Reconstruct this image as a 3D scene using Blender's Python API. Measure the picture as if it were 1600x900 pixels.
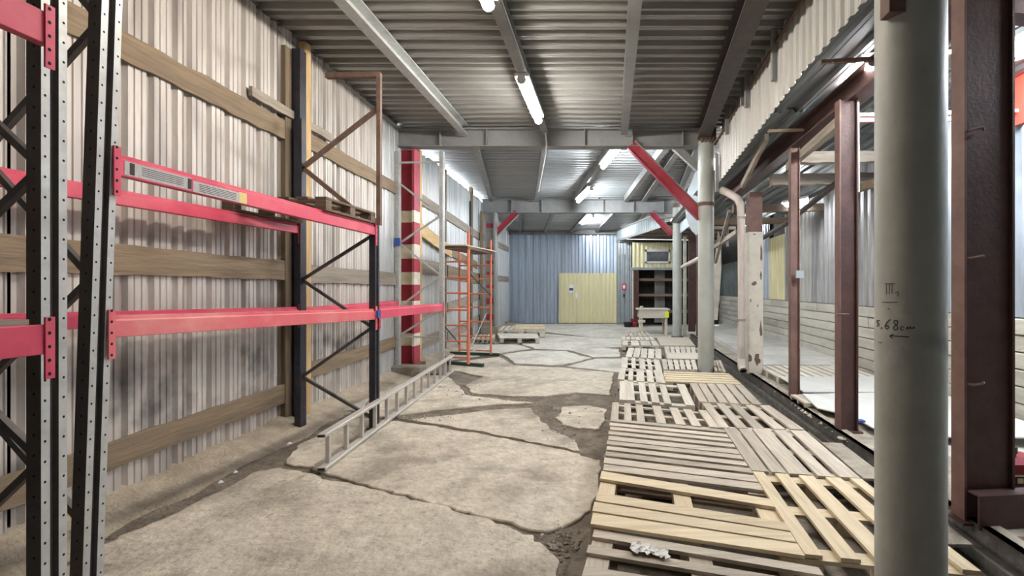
import bpy, bmesh, math, random
from mathutils import Vector, Matrix, noise
random.seed(7)
for o in list(bpy.data.objects): bpy.data.objects.remove(o)
SC = bpy.context.scene
COL = SC.collection
# ------------------------------------------------------------------ camera, world, exposure
F, CX, CY, H = 700.0, 950.0, 450.0, 1.45       # focal length (px), vanishing point (px), eye height (m)
cd = bpy.data.cameras.new('camera'); cam = bpy.data.objects.new('camera', cd); COL.objects.link(cam)
cd.sensor_width = 36; cd.lens = F/1600*36; cd.shift_x = (800-CX)/1600; cd.clip_start = .05
cam.location = (0, 0, H); cam.rotation_euler = (math.pi/2, 0, 0)
SC.camera = cam
w = bpy.data.worlds.new('sky'); SC.world = w; w.use_nodes = True
w.node_tree.nodes['Background'].inputs[0].default_value = (.93, .97, 1, 1)
w.node_tree.nodes['Background'].inputs[1].default_value = 1.6
vs = SC.view_settings
vs.view_transform = 'Standard'; vs.look = 'None'; vs.gamma = 1; vs.use_curve_mapping = False
vs.exposure = 1.7
LAMP = 34.0                                    # strength of the tube lamps
# ------------------------------------------------------------------ helpers
def at(px, py, Y): return Vector(((px-CX)*Y/F, Y, H-(py-CY)*Y/F))
def gr(px, py, z=0.0):
    Y = F*(H-z)/(py-CY); return Vector(((px-CX)*Y/F, Y, z))
def xl(Y): return -3.42-.045*(Y-4)             # left wall line
def xr(x, Y): return x+.045*(Y-4)              # right side lines spread a little with depth
class MB:
    def __init__(s): s.v = []; s.f = []
    def add(s, vs, fs):
        b = len(s.v); s.v += [tuple(p) for p in vs]; s.f += [tuple(i+b for i in f) for f in fs]; return s
    def hexa(s, b, t):                          # bottom loop, top loop
        n = len(b)
        fs = [tuple(range(n-1, -1, -1)), tuple(range(n, 2*n))]
        fs += [(i, (i+1) % n, n+(i+1) % n, n+i) for i in range(n)]
        return s.add(list(b)+list(t), fs)
    def box(s, x0, x1, y0, y1, z0, z1):
        q = [(x0, y0), (x1, y0), (x1, y1), (x0, y1)]
        return s.hexa([(x, y, z0) for x, y in q], [(x, y, z1) for x, y in q])
    def prism(s, pts, z0, z1): return s.hexa([(p[0], p[1], z0) for p in pts], [(p[0], p[1], z1) for p in pts])
    def bar(s, p0, p1, wd, ht, up=(0, 0, 1)):   # rectangular bar; wd sideways, ht along up
        p0, p1 = Vector(p0), Vector(p1); d = (p1-p0).normalized(); u = Vector(up)
        sd = d.cross(u)
        if sd.length < 1e-4: sd = d.cross(Vector((1, 0, 0)))
        sd.normalize(); u = sd.cross(d).normalized()
        o = [sd*wd/2*a+u*ht/2*b for a, b in ((-1, -1), (1, -1), (1, 1), (-1, 1))]
        return s.hexa([p0+q for q in o], [p1+q for q in o])
    def angle(s, p0, p1, wd, t, up=(0, 0, 1), flip=1):  # L-section
        p0, p1 = Vector(p0), Vector(p1); d = (p1-p0).normalized(); u = Vector(up); sd = d.cross(u).normalized()*flip; u = sd.cross(d).normalized()*flip
        pr = [(0, 0), (wd, 0), (wd, t), (t, t), (t, wd), (0, wd)]
        o = [sd*a+u*b for a, b in pr]
        return s.hexa([p0+q for q in o], [p1+q for q in o])
    def prof(s, p0, p1, pr, up=(0, 0, 1)):      # any closed profile [(side, up)]
        p0, p1 = Vector(p0), Vector(p1); d = (p1-p0).normalized(); u = Vector(up); sd = d.cross(u).normalized(); u = sd.cross(d).normalized()
        o = [sd*a+u*b for a, b in pr]
        return s.hexa([p0+q for q in o], [p1+q for q in o])
    def tube(s, pts, r, n=12, r2=None, cap=True):
        pts = [Vector(p) for p in pts]; rings = []
        for i, p in enumerate(pts):
            d = (pts[min(i+1, len(pts)-1)]-pts[max(i-1, 0)]).normalized()
            a = d.cross(Vector((0, 0, 1)))
            if a.length < 1e-3: a = Vector((1, 0, 0))
            a.normalize(); b = d.cross(a)
            rr = r if r2 is None else r+(r2-r)*i/(len(pts)-1)
            rings.append([p+a*rr*math.cos(2*math.pi*k/n)+b*rr*math.sin(2*math.pi*k/n) for k in range(n)])
        vs = [q for rg in rings for q in rg]; fs = []
        for i in range(len(pts)-1):
            for k in range(n): fs.append((i*n+k, i*n+(k+1) % n, (i+1)*n+(k+1) % n, (i+1)*n+k))
        if cap: fs.append(tuple(range(n-1, -1, -1))); fs.append(tuple(range((len(pts)-1)*n, len(pts)*n)))
        return s.add(vs, fs)
    def build(s, name, m, parent=None, smooth=False, bevel=0, solid=0):
        me = bpy.data.meshes.new(name)
        off = parent_loc(parent)
        me.from_pydata([(p[0]-off.x, p[1]-off.y, p[2]-off.z) for p in s.v], [], s.f)
        bm = bmesh.new(); bm.from_mesh(me)
        if not solid: bmesh.ops.recalc_face_normals(bm, faces=bm.faces)
        bm.to_mesh(me); bm.free()
        if smooth:
            for p in me.polygons: p.use_smooth = True
            me.set_sharp_from_angle(angle=math.radians(40))
        me.materials.append(M[m] if isinstance(m, str) else m)
        o = bpy.data.objects.new(name, me); COL.objects.link(o); o.parent = parent
        if bevel:
            b = o.modifiers.new('bevel', 'BEVEL'); b.width = bevel; b.segments = 1; b.limit_method = 'ANGLE'
        if solid:
            b = o.modifiers.new('solid', 'SOLIDIFY'); b.thickness = solid; b.offset = 0
        return o
LOCS = {}
def parent_loc(p):
    v = Vector((0, 0, 0))
    while p: v = v+p.location; p = p.parent
    return v
def tag(o, label=None, cat=None, group=None, kind=None):
    if label: o['label'] = label
    if cat: o['category'] = cat
    if group: o['group'] = group
    if kind: o['kind'] = kind
    return o
def thing(name, label, cat, loc, group=None):
    o = bpy.data.objects.new(name, None); o.empty_display_size = .1; COL.objects.link(o); o.location = loc
    return tag(o, label, cat, group)
def empty_struct(name, label, cat, loc=(0, 0, 0)):
    o = bpy.data.objects.new(name, None); COL.objects.link(o); o.location = loc
    return tag(o, label, cat, None, 'structure')
# ------------------------------------------------------------------ materials
M = {}
def mat(name, c1, c2=None, c3=None, rough=.75, metal=0., scale=6., stretch=(1, 1, 1), var=.0, bump=0., bscale=40., dirt=.0, dscale=1.2, spec=.4, c2amt=.5, zst=None, speck=0.):
    m = bpy.data.materials.new(name); m.use_nodes = True; nt = m.node_tree; N = nt.nodes; L = nt.links
    b = N['Principled BSDF']; b.inputs['Roughness'].default_value = rough; b.inputs['Metallic'].default_value = metal
    b.inputs['Specular IOR Level'].default_value = spec
    g = N.new('ShaderNodeNewGeometry'); mp = N.new('ShaderNodeMapping'); mp.inputs['Scale'].default_value = stretch
    oi = N.new('ShaderNodeObjectInfo'); cb = N.new('ShaderNodeVectorMath'); cb.operation = 'MULTIPLY_ADD'
    L.new(g.outputs['Position'], mp.inputs['Vector'])
    # a different offset for each object
    cx = N.new('ShaderNodeCombineXYZ'); mm = N.new('ShaderNodeMath'); mm.operation = 'MULTIPLY'; mm.inputs[1].default_value = 37.
    L.new(oi.outputs['Random'], mm.inputs[0])
    for i in range(3): L.new(mm.outputs[0], cx.inputs[i])
    ad = N.new('ShaderNodeVectorMath'); ad.operation = 'ADD'
    L.new(mp.outputs[0], ad.inputs[0]); L.new(cx.outputs[0], ad.inputs[1])
    vec = ad.outputs[0] if var else mp.outputs[0]
    n1 = N.new('ShaderNodeTexNoise'); n1.inputs['Scale'].default_value = scale; n1.inputs['Detail'].default_value = 8; n1.inputs['Roughness'].default_value = .65
    L.new(vec, n1.inputs['Vector'])
    r1 = N.new('ShaderNodeValToRGB'); r1.color_ramp.elements[0].position = .5-.28*c2amt*2*.5-.05; r1.color_ramp.elements[1].position = .68
    c2 = c2 or c1
    r1.color_ramp.elements[0].color = (*c2, 1); r1.color_ramp.elements[1].color = (*c1, 1)
    L.new(n1.outputs['Fac'], r1.inputs['Fac']); out = r1.outputs['Color']
    if dirt and c3:
        n2 = N.new('ShaderNodeTexNoise'); n2.inputs['Scale'].default_value = dscale; n2.inputs['Detail'].default_value = 7; n2.inputs['Roughness'].default_value = .62
        L.new(vec, n2.inputs['Vector'])
        r2 = N.new('ShaderNodeValToRGB'); r2.color_ramp.elements[0].position = .48; r2.color_ramp.elements[1].position = .66
        L.new(n2.outputs['Fac'], r2.inputs['Fac'])
        mu = N.new('ShaderNodeMath'); mu.operation = 'MULTIPLY'; mu.inputs[1].default_value = dirt; L.new(r2.outputs['Color'], mu.inputs[0])
        mx = N.new('ShaderNodeMix'); mx.data_type = 'RGBA'; L.new(mu.outputs[0], mx.inputs['Factor']); L.new(out, mx.inputs['A']); mx.inputs['B'].default_value = (*c3, 1)
        out = mx.outputs['Result']
    if speck:                                   # small dark pits and crumbs of dirt
        n5 = N.new('ShaderNodeTexNoise'); n5.inputs['Scale'].default_value = 17; n5.inputs['Detail'].default_value = 9; n5.inputs['Roughness'].default_value = .75; L.new(vec, n5.inputs['Vector'])
        r5 = N.new('ShaderNodeMapRange'); r5.inputs['From Min'].default_value = .56; r5.inputs['From Max'].default_value = .68; r5.inputs['To Max'].default_value = speck; L.new(n5.outputs['Fac'], r5.inputs['Value'])
        m5 = N.new('ShaderNodeMix'); m5.data_type = 'RGBA'; L.new(r5.outputs[0], m5.inputs['Factor']); L.new(out, m5.inputs['A']); m5.inputs['B'].default_value = (c3[0]*.7, c3[1]*.7, c3[2]*.7, 1); out = m5.outputs['Result']
    if zst:                                     # sooty smears with their own ragged outline between two heights
        sp = N.new('ShaderNodeSeparateXYZ'); L.new(g.outputs['Position'], sp.inputs[0])
        n4 = N.new('ShaderNodeTexNoise'); n4.inputs['Scale'].default_value = 2.3; n4.inputs['Detail'].default_value = 5; L.new(g.outputs['Position'], n4.inputs['Vector'])
        zr_ = N.new('ShaderNodeValToRGB'); zr_.color_ramp.elements[0].position = 0; zr_.color_ramp.elements[0].color = (0, 0, 0, 1); zr_.color_ramp.elements[1].position = 1; zr_.color_ramp.elements[1].color = (0, 0, 0, 1)
        for p_ in (.3, .7): e_ = zr_.color_ramp.elements.new(p_); e_.color = (1, 1, 1, 1)
        mr_ = N.new('ShaderNodeMapRange'); mr_.inputs['From Min'].default_value = zst[0]; mr_.inputs['From Max'].default_value = zst[1]; L.new(sp.outputs['Z'], mr_.inputs['Value']); L.new(mr_.outputs[0], zr_.inputs['Fac'])
        nr = N.new('ShaderNodeMapRange'); nr.inputs['From Min'].default_value = .46; nr.inputs['From Max'].default_value = .64; nr.inputs['To Max'].default_value = zst[2]; L.new(n4.outputs['Fac'], nr.inputs['Value'])
        mu = N.new('ShaderNodeMath'); mu.operation = 'MULTIPLY'; L.new(zr_.outputs['Color'], mu.inputs[0]); L.new(nr.outputs[0], mu.inputs[1])
        mx = N.new('ShaderNodeMix'); mx.data_type = 'RGBA'; L.new(mu.outputs[0], mx.inputs['Factor']); L.new(out, mx.inputs['A']); mx.inputs['B'].default_value = (.10, .095, .095, 1); out = mx.outputs['Result']
    if var:
        hs = N.new('ShaderNodeHueSaturation'); ma = N.new('ShaderNodeMapRange'); ma.inputs['To Min'].default_value = 1-var; ma.inputs['To Max'].default_value = 1+var
        L.new(oi.outputs['Random'], ma.inputs['Value']); L.new(ma.outputs[0], hs.inputs['Value']); L.new(out, hs.inputs['Color']); out = hs.outputs['Color']
    L.new(out, b.inputs['Base Color'])
    if bump:
        n3 = N.new('ShaderNodeTexNoise'); n3.inputs['Scale'].default_value = bscale; n3.inputs['Detail'].default_value = 6; L.new(vec, n3.inputs['Vector'])
        bp = N.new('ShaderNodeBump'); bp.inputs['Strength'].default_value = bump; bp.inputs['Distance'].default_value = .02; L.new(n3.outputs['Fac'], bp.inputs['Height']); L.new(bp.outputs[0], b.inputs['Normal'])
    m['out'] = 0; M[name] = m; return m
def emis(name, col, s):
    m = bpy.data.materials.new(name); m.use_nodes = True; N = m.node_tree.nodes
    b = N['Principled BSDF']; b.inputs['Base Color'].default_value = (.8, .8, .8, 1); b.inputs['Emission Color'].default_value = (*col, 1); b.inputs['Emission Strength'].default_value = s
    M[name] = m
def bands(name, stops, z0, z1, rough=.6, noise_amt=.12):
    # painted bands: stops [(z, colour from that z upward)]
    m = bpy.data.materials.new(name); m.use_nodes = True; nt = m.node_tree; N = nt.nodes; L = nt.links; b = N['Principled BSDF']; b.inputs['Roughness'].default_value = rough
    g = N.new('ShaderNodeNewGeometry'); sp = N.new('ShaderNodeSeparateXYZ'); L.new(g.outputs['Position'], sp.inputs[0])
    ma = N.new('ShaderNodeMapRange'); ma.inputs['From Min'].default_value = z0; ma.inputs['From Max'].default_value = z1; L.new(sp.outputs['Z'], ma.inputs['Value'])
    r = N.new('ShaderNodeValToRGB'); r.color_ramp.interpolation = 'CONSTANT'; e = r.color_ramp.elements
    for i, (z, c) in enumerate(stops):
        p = max(0., min(1., (z-z0)/(z1-z0)))
        if i < 2: el = e[i]; el.position = p
        else: el = e.new(p)
        el.color = (*c, 1)
    L.new(ma.outputs[0], r.inputs['Fac'])
    n = N.new('ShaderNodeTexNoise'); n.inputs['Scale'].default_value = 9; n.inputs['Detail'].default_value = 8; L.new(g.outputs['Position'], n.inputs['Vector'])
    mr = N.new('ShaderNodeMapRange'); mr.inputs['From Min'].default_value = .3; mr.inputs['From Max'].default_value = .7; mr.inputs['To Min'].default_value = 1-noise_amt*2; mr.inputs['To Max'].default_value = 1.05; L.new(n.outputs['Fac'], mr.inputs['Value'])
    hs = N.new('ShaderNodeHueSaturation'); L.new(r.outputs['Color'], hs.inputs['Color']); L.new(mr.outputs[0], hs.inputs['Value']); L.new(hs.outputs['Color'], b.inputs['Base Color'])
    M[name] = m
mat('concrete', (.66, .60, .495), (.42, .375, .30), (.25, .212, .168), rough=.88, scale=8, dirt=.8, dscale=1.7, bump=1., bscale=20, var=.05, speck=.75)
mat('concrete_dirt_shade', (.20, .17, .135), (.12, .10, .08), (.3, .26, .21), rough=.95, scale=8, dirt=.4, dscale=2, bump=.8, bscale=26)  # dirty concrete, also darkened so the pallet gaps look shaded
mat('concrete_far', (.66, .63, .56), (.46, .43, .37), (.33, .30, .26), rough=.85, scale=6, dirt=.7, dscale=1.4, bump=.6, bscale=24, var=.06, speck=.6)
mat('dirt', (.19, .157, .12), (.10, .082, .062), (.32, .275, .215), rough=.95, scale=14, dirt=.6, dscale=5, bump=1., bscale=40, speck=.5)
mat('bank', (.48, .41, .32), (.32, .265, .2), (.2, .165, .125), rough=.95, scale=8, dirt=.6, dscale=2.2, bump=.8, bscale=40)
mat('stone', (.5, .46, .4), (.3, .26, .2), rough=.9, scale=30, var=.3)
mat('trench', (.10, .088, .076), (.055, .048, .042), (.26, .24, .21), rough=.7, scale=12, dirt=.3, dscale=8, bump=.5)
mat('ledge', (.43, .39, .32), (.25, .215, .17), (.13, .11, .09), rough=.9, scale=7, dirt=.6, dscale=2, bump=.6, bscale=30)
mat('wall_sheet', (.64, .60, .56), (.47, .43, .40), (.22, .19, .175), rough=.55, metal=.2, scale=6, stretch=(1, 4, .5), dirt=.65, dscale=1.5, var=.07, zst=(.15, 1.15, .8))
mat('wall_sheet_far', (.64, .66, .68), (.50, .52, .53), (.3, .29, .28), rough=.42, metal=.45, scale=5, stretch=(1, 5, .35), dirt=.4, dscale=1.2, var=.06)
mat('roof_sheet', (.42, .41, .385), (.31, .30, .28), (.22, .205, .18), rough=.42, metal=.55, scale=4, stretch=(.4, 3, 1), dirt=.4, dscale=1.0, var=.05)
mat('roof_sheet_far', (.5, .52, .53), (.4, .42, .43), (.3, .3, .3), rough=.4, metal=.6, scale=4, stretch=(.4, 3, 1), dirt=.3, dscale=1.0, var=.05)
mat('blue_sheet', (.58, .66, .76), (.45, .52, .62), (.38, .42, .48), rough=.32, metal=.6, scale=3, stretch=(6, 1, .4), dirt=.35, dscale=1.4, var=.06)
mat('fascia', (.56, .555, .53), (.44, .435, .41), (.36, .33, .29), rough=.5, metal=.3, scale=4, stretch=(1, 5, .4), dirt=.35, dscale=1.5, var=.05)
mat('grey_sheet', (.44, .44, .44), (.27, .27, .275), (.14, .135, .135), rough=.5, metal=.35, scale=4, stretch=(1, 6, .3), dirt=.6, dscale=1.1, var=.1)
mat('dark_roof', (.24, .25, .25), (.14, .15, .155), (.08, .075, .07), rough=.5, metal=.4, scale=4, stretch=(4, .4, 1), dirt=.5, dscale=1.3, var=.2)
mat('yellow_sheet', (.80, .74, .46), (.70, .64, .38), (.55, .5, .32), rough=.45, scale=4, stretch=(4, 1, .5), dirt=.3, dscale=1.5)
mat('steel_paint', (.32, .32, .315), (.25, .25, .245), (.17, .155, .145), rough=.5, metal=.15, scale=5, dirt=.4, dscale=1.5, var=.04)
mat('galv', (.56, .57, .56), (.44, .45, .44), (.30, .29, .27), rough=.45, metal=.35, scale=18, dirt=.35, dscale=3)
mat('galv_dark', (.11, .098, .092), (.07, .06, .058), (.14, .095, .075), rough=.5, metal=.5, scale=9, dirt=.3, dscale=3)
mat('navy', (.030, .034, .052), (.022, .022, .03), (.10, .06, .045), rough=.5, metal=.2, scale=12, dirt=.35, dscale=5)
mat('rust', (.20, .13, .10), (.12, .075, .06), (.27, .2, .16), rough=.75, metal=.2, scale=14, dirt=.4, dscale=4)
mat('brace', (.13, .115, .11), (.08, .07, .068), rough=.5, metal=.4, scale=14)
mat('hole', (.006, .006, .006), rough=.9)
mat('red_beam', (.62, .075, .13), (.50, .05, .095), (.66, .19, .20), rough=.45, scale=5, dirt=.5, dscale=1.4, var=.04)
mat('red_beam_faded', (.66, .16, .17), (.60, .10, .13), (.72, .33, .30), rough=.5, scale=5, dirt=.7, dscale=1.5)
mat('red_brace', (.36, .03, .05), (.27, .025, .04), (.42, .12, .13), rough=.5, scale=6, dirt=.3, dscale=3)
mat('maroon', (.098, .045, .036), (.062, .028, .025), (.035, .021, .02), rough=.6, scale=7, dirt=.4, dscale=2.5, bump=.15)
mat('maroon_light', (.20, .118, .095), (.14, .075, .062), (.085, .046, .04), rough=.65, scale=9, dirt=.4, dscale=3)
mat('pipe_paint', (.47, .49, .45), (.41, .425, .385), (.30, .29, .25), rough=.5, scale=6, dirt=.4, dscale=1.8, bump=.05)
mat('pipe_paint_marked', (.47, .49, .45), (.41, .425, .385), (.30, .29, .25), rough=.5, scale=6, dirt=.4, dscale=1.8, bump=.05, zst=(1.10, 1.31, 1.0))
mat('cream_paint', (.66, .62, .53), (.58, .54, .45), (.2, .16, .12), rough=.6, scale=9, dirt=.35, dscale=2.6)
mat('pink_pipe', (.62, .55, .50), (.54, .47, .42), rough=.55, scale=9)
mat('block_wall', (.56, .54, .47), (.46, .44, .38), (.28, .26, .22), rough=.9, scale=5, stretch=(1, .5, 2), dirt=.55, dscale=1.4, bump=.4, bscale=25, var=.07)
mat('mould_panel', (.17, .20, .19), (.10, .12, .115), (.05, .05, .05), rough=.8, scale=4, dirt=.5)
mat('white_sheet', (.66, .66, .63), (.58, .58, .55), (.42, .40, .36), rough=.5, scale=3, dirt=.35, dscale=1.2)
mat('platform', (.56, .55, .51), (.44, .43, .39), (.3, .28, .25), rough=.85, scale=4, dirt=.5, dscale=1.3, bump=.2)
for ax, st in (('x', (.6, 9, 9)), ('y', (9, .6, 9)), ('z', (9, 9, .6))):
    mat('wood_grey_'+ax, (.60, .535, .44), (.43, .375, .30), (.27, .23, .185), rough=.85, scale=5, stretch=st, var=.17, dirt=.45, dscale=1.5, bump=.25, bscale=9)
    mat('wood_light_'+ax, (.76, .65, .46), (.60, .49, .33), (.42, .33, .22), rough=.8, scale=4, stretch=st, var=.10, dirt=.35, dscale=1.5, bump=.2, bscale=9)
    mat('wood_pale_'+ax, (.72, .67, .58), (.54, .49, .41), (.36, .32, .27), rough=.85, scale=4, stretch=st, var=.12, dirt=.35, dscale=1.5, bump=.2, bscale=9)
    mat('wood_dark_'+ax, (.19, .14, .10), (.11, .08, .058), rough=.9, scale=4, stretch=st, var=.2)
    mat('plank_'+ax, (.28, .21, .138), (.175, .128, .084), (.115, .088, .066), rough=.85, scale=3.5, stretch=st, var=.12, dirt=.5, dscale=1.2, bump=.3, bscale=7)
    mat('plank_grey_'+ax, (.35, .305, .25), (.24, .205, .168), (.15, .13, .11), rough=.85, scale=3.5, stretch=st, var=.12, dirt=.5, dscale=1.2, bump=.3, bscale=7)
    mat('post_'+ax, (.64, .46, .24), (.48, .32, .15), (.30, .2, .11), rough=.8, scale=3.5, stretch=st, var=.06, dirt=.3, dscale=1.2, bump=.2, bscale=7)
mat('alu', (.64, .61, .56), (.54, .51, .47), (.42, .39, .35), rough=.42, metal=.35, scale=14, dirt=.3, dscale=4)
mat('orange', (.74, .24, .13), (.62, .17, .09), (.55, .3, .25), rough=.5, scale=14, dirt=.35, dscale=5)
mat('green_bar', (.035, .075, .06), (.02, .045, .035), rough=.5)
mat('blue_plastic', (.04, .09, .32), rough=.4)
mat('glass', (.11, .12, .13), (.07, .075, .08), rough=.15, scale=8)
mat('white_pvc', (.68, .69, .69), rough=.4)
mat('paper', (.82, .82, .85), rough=.7)
mat('sign_red', (.65, .05, .06), rough=.5)
mat('black_plastic', (.02, .02, .022), rough=.4)
mat('red_plastic', (.28, .02, .03), (.22, .015, .022), rough=.3)
mat('purple', (.06, .03, .09), rough=.4)
mat('gold', (.62, .5, .2), rough=.5)
mat('label_silver', (.55, .54, .53), (.3, .3, .3), rough=.4, scale=60, stretch=(1, 6, .2))
mat('yellow_vis', (.75, .85, .03), rough=.6)
mat('ink', (.035, .03, .028), rough=.8)
mat('banner', (.75, .07, .045), (.68, .05, .035), rough=.6, scale=3)
mat('film', (.72, .70, .66), (.5, .48, .45), rough=.3, scale=20)
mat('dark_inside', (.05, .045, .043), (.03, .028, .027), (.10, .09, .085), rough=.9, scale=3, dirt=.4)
mat('torn_sheet', (.40, .44, .46), (.30, .33, .35), (.22, .23, .23), rough=.5, metal=.35, scale=4, dirt=.4)
mat('asbestos', (.42, .41, .38), (.3, .29, .27), rough=.85, scale=6)
emis('lamp_warm', (1., .91, .79), LAMP*1.2); emis('lamp_neutral', (1., .965, .91), LAMP*1.2); emis('lamp_cool', (.90, .955, 1.), LAMP*1.6); emis('lamp_side', (.93, .97, 1.), LAMP*1.6)
RED, CRM, GRY, PNK = (.27, .012, .022), (.66, .57, .39), (.33, .33, .32), (.42, .05, .08)
def zz(py, Y): return H-(py-CY)*Y/F
# ------------------------------------------------------------------ corrugated sheets
TRAP = ((0, 0), (.16, 0), (.30, 1), (.44, 1), (.47, .85), (.50, 1), (.62, 1), (.78, 0))
PAN = ((0, 0), (.13, 0), (.22, 1), (.40, 1), (.42, .72), (.46, .72), (.48, 1), (.68, 1), (.70, .75), (.73, .75), (.75, 1), (.90, 1))
def corr(a, b, z0, z1, nrm, depth=.026, period=.19, seed=0, ztop=None, prof_=TRAP):
    """upright corrugated sheet from plan point a to b; z0,z1 numbers; nrm = plan direction the ribs stand out to"""
    a, b, n = Vector((a[0], a[1], 0)), Vector((b[0], b[1], 0)), Vector((nrm[0], nrm[1], 0)).normalized()
    L = (b-a).length; d = (b-a)/L; s = [0.]; pts = []
    t = 0.
    while t < L:
        for u, h in prof_:
            q = t+u*period
            if q <= L: pts.append((q, h*depth))
        t += period
    pts.append((L, 0)); mb = MB(); vs = []; zt = ztop or (lambda q: z1)
    zb = z0 if callable(z0) else (lambda q: z0)
    for q, h in pts:
        p = a+d*q+n*h; vs.append((p.x, p.y, zb(q))); vs.append((p.x, p.y, zt(q)))
    fs = [(2*i, 2*i+2, 2*i+3, 2*i+1) for i in range(len(pts)-1)]
    return mb.add(vs, fs)
def corr_flat(p0, p1, width_dir, width, depth=.055, period=.19):
    """lying corrugated sheet: ribs run from p0 to p1, profile steps along width_dir"""
    p0, p1, d = Vector(p0), Vector(p1), Vector(width_dir).normalized(); mb = MB(); vs = []; t = 0.; pts = []
    while t < width:
        for u, h in ((0, 0), (.32, 0), (.40, 1), (.54, 1), (.57, .85), (.60, 1), (.74, 1), (.82, 0)):
            q = t+u*period
            if q <= width: pts.append((q, -h*depth))
        t += period
    pts.append((width, 0))
    for q, h in pts:
        for p in (p0, p1): c = p+d*q; vs.append((c.x, c.y, c.z+h))
    return mb.add(vs, [(2*i, 2*i+1, 2*i+3, 2*i+2) for i in range(len(pts)-1)])
# ------------------------------------------------------------------ floor: dirt base with broken concrete slabs
floor = MB().add([(-5.5, -2.8, -.02), (1.70, -2.8, -.02), (1.78, 4, -.02), (2.145, 13, -.02), (2.4, 21, -.02), (-5.5, 21, -.02), (5.2, -2.8, -.07), (5.2, 21, -.07), (1.6, -2.8, -.07), (2.0, 21, -.07)], [(0, 1, 2, 3, 4, 5), (8, 6, 7, 9)]).build('floor', 'dirt')
tag(floor, 'dirt ground under the broken concrete slabs of the hall', 'floor', kind='structure')
def g2(p): return (gr(*p).x, gr(*p).y)
def slab(pts, m='concrete', seed=0, jit=.018, top=0., pxl=True):
    PX = [p for p in pts if p[1] > 480]; cx_, cy_ = sum(p[0] for p in PX)/max(1, len(PX)), sum(p[1] for p in PX)/max(1, len(PX))
    e_ = lambda p: (p[0]+max(-1, min(1, (p[0]-cx_)/12))*.8, p[1]+max(-1, min(1, (p[1]-cy_)/5))*.75)
    W = [g2(e_(p)) if p[1] > 480 else p for p in pts]
    out = []
    for i in range(len(W)):
        a, b = Vector((*W[i], 0)), Vector((*W[(i+1) % len(W)], 0)); L = (b-a).length
        n = max(1, min(80, int(L/.045)))
        for k in range(n):
            q = a.lerp(b, k/n); nn = noise.noise_vector(q*4+Vector((seed*3.1, 0, 0)))*jit*2+noise.noise_vector(q*13)*jit*1.3
            out.append((q.x+(nn.x if k else 0), q.y+(nn.y if k else 0)))
    bm = bmesh.new(); vs = [bm.verts.new((x, y, top)) for x, y in out]; f = bm.faces.new(vs)
    bm.normal_update()
    if f.normal.z < 0: bmesh.ops.reverse_faces(bm, faces=[f])
    r = bmesh.ops.extrude_face_region(bm, geom=[f]); nv = [e for e in r['geom'] if isinstance(e, bmesh.types.BMVert)]
    for v in vs: v.co.z = -.03
    for v in nv: v.co.z = top
    bm.normal_update()
    bmesh.ops.recalc_face_normals(bm, faces=bm.faces)
    tf = [q for q in bm.faces if q.normal.z > .9 and q.calc_center_median().z > top-.01]
    edges = [e for q in tf for e in q.edges]
    try: bmesh.ops.bevel(bm, geom=edges, offset=.007, segments=1, affect='EDGES', clamp_overlap=True)
    except Exception: pass
    bmesh.ops.triangulate(bm, faces=[q for q in bm.faces if len(q.verts) > 4])
    me = bpy.data.meshes.new('concrete_slab'); bm.to_mesh(me); bm.free(); me.materials.append(M[m])
    o = bpy.data.objects.new('concrete_slab', me); COL.objects.link(o); o.parent = floor; return o
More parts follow.
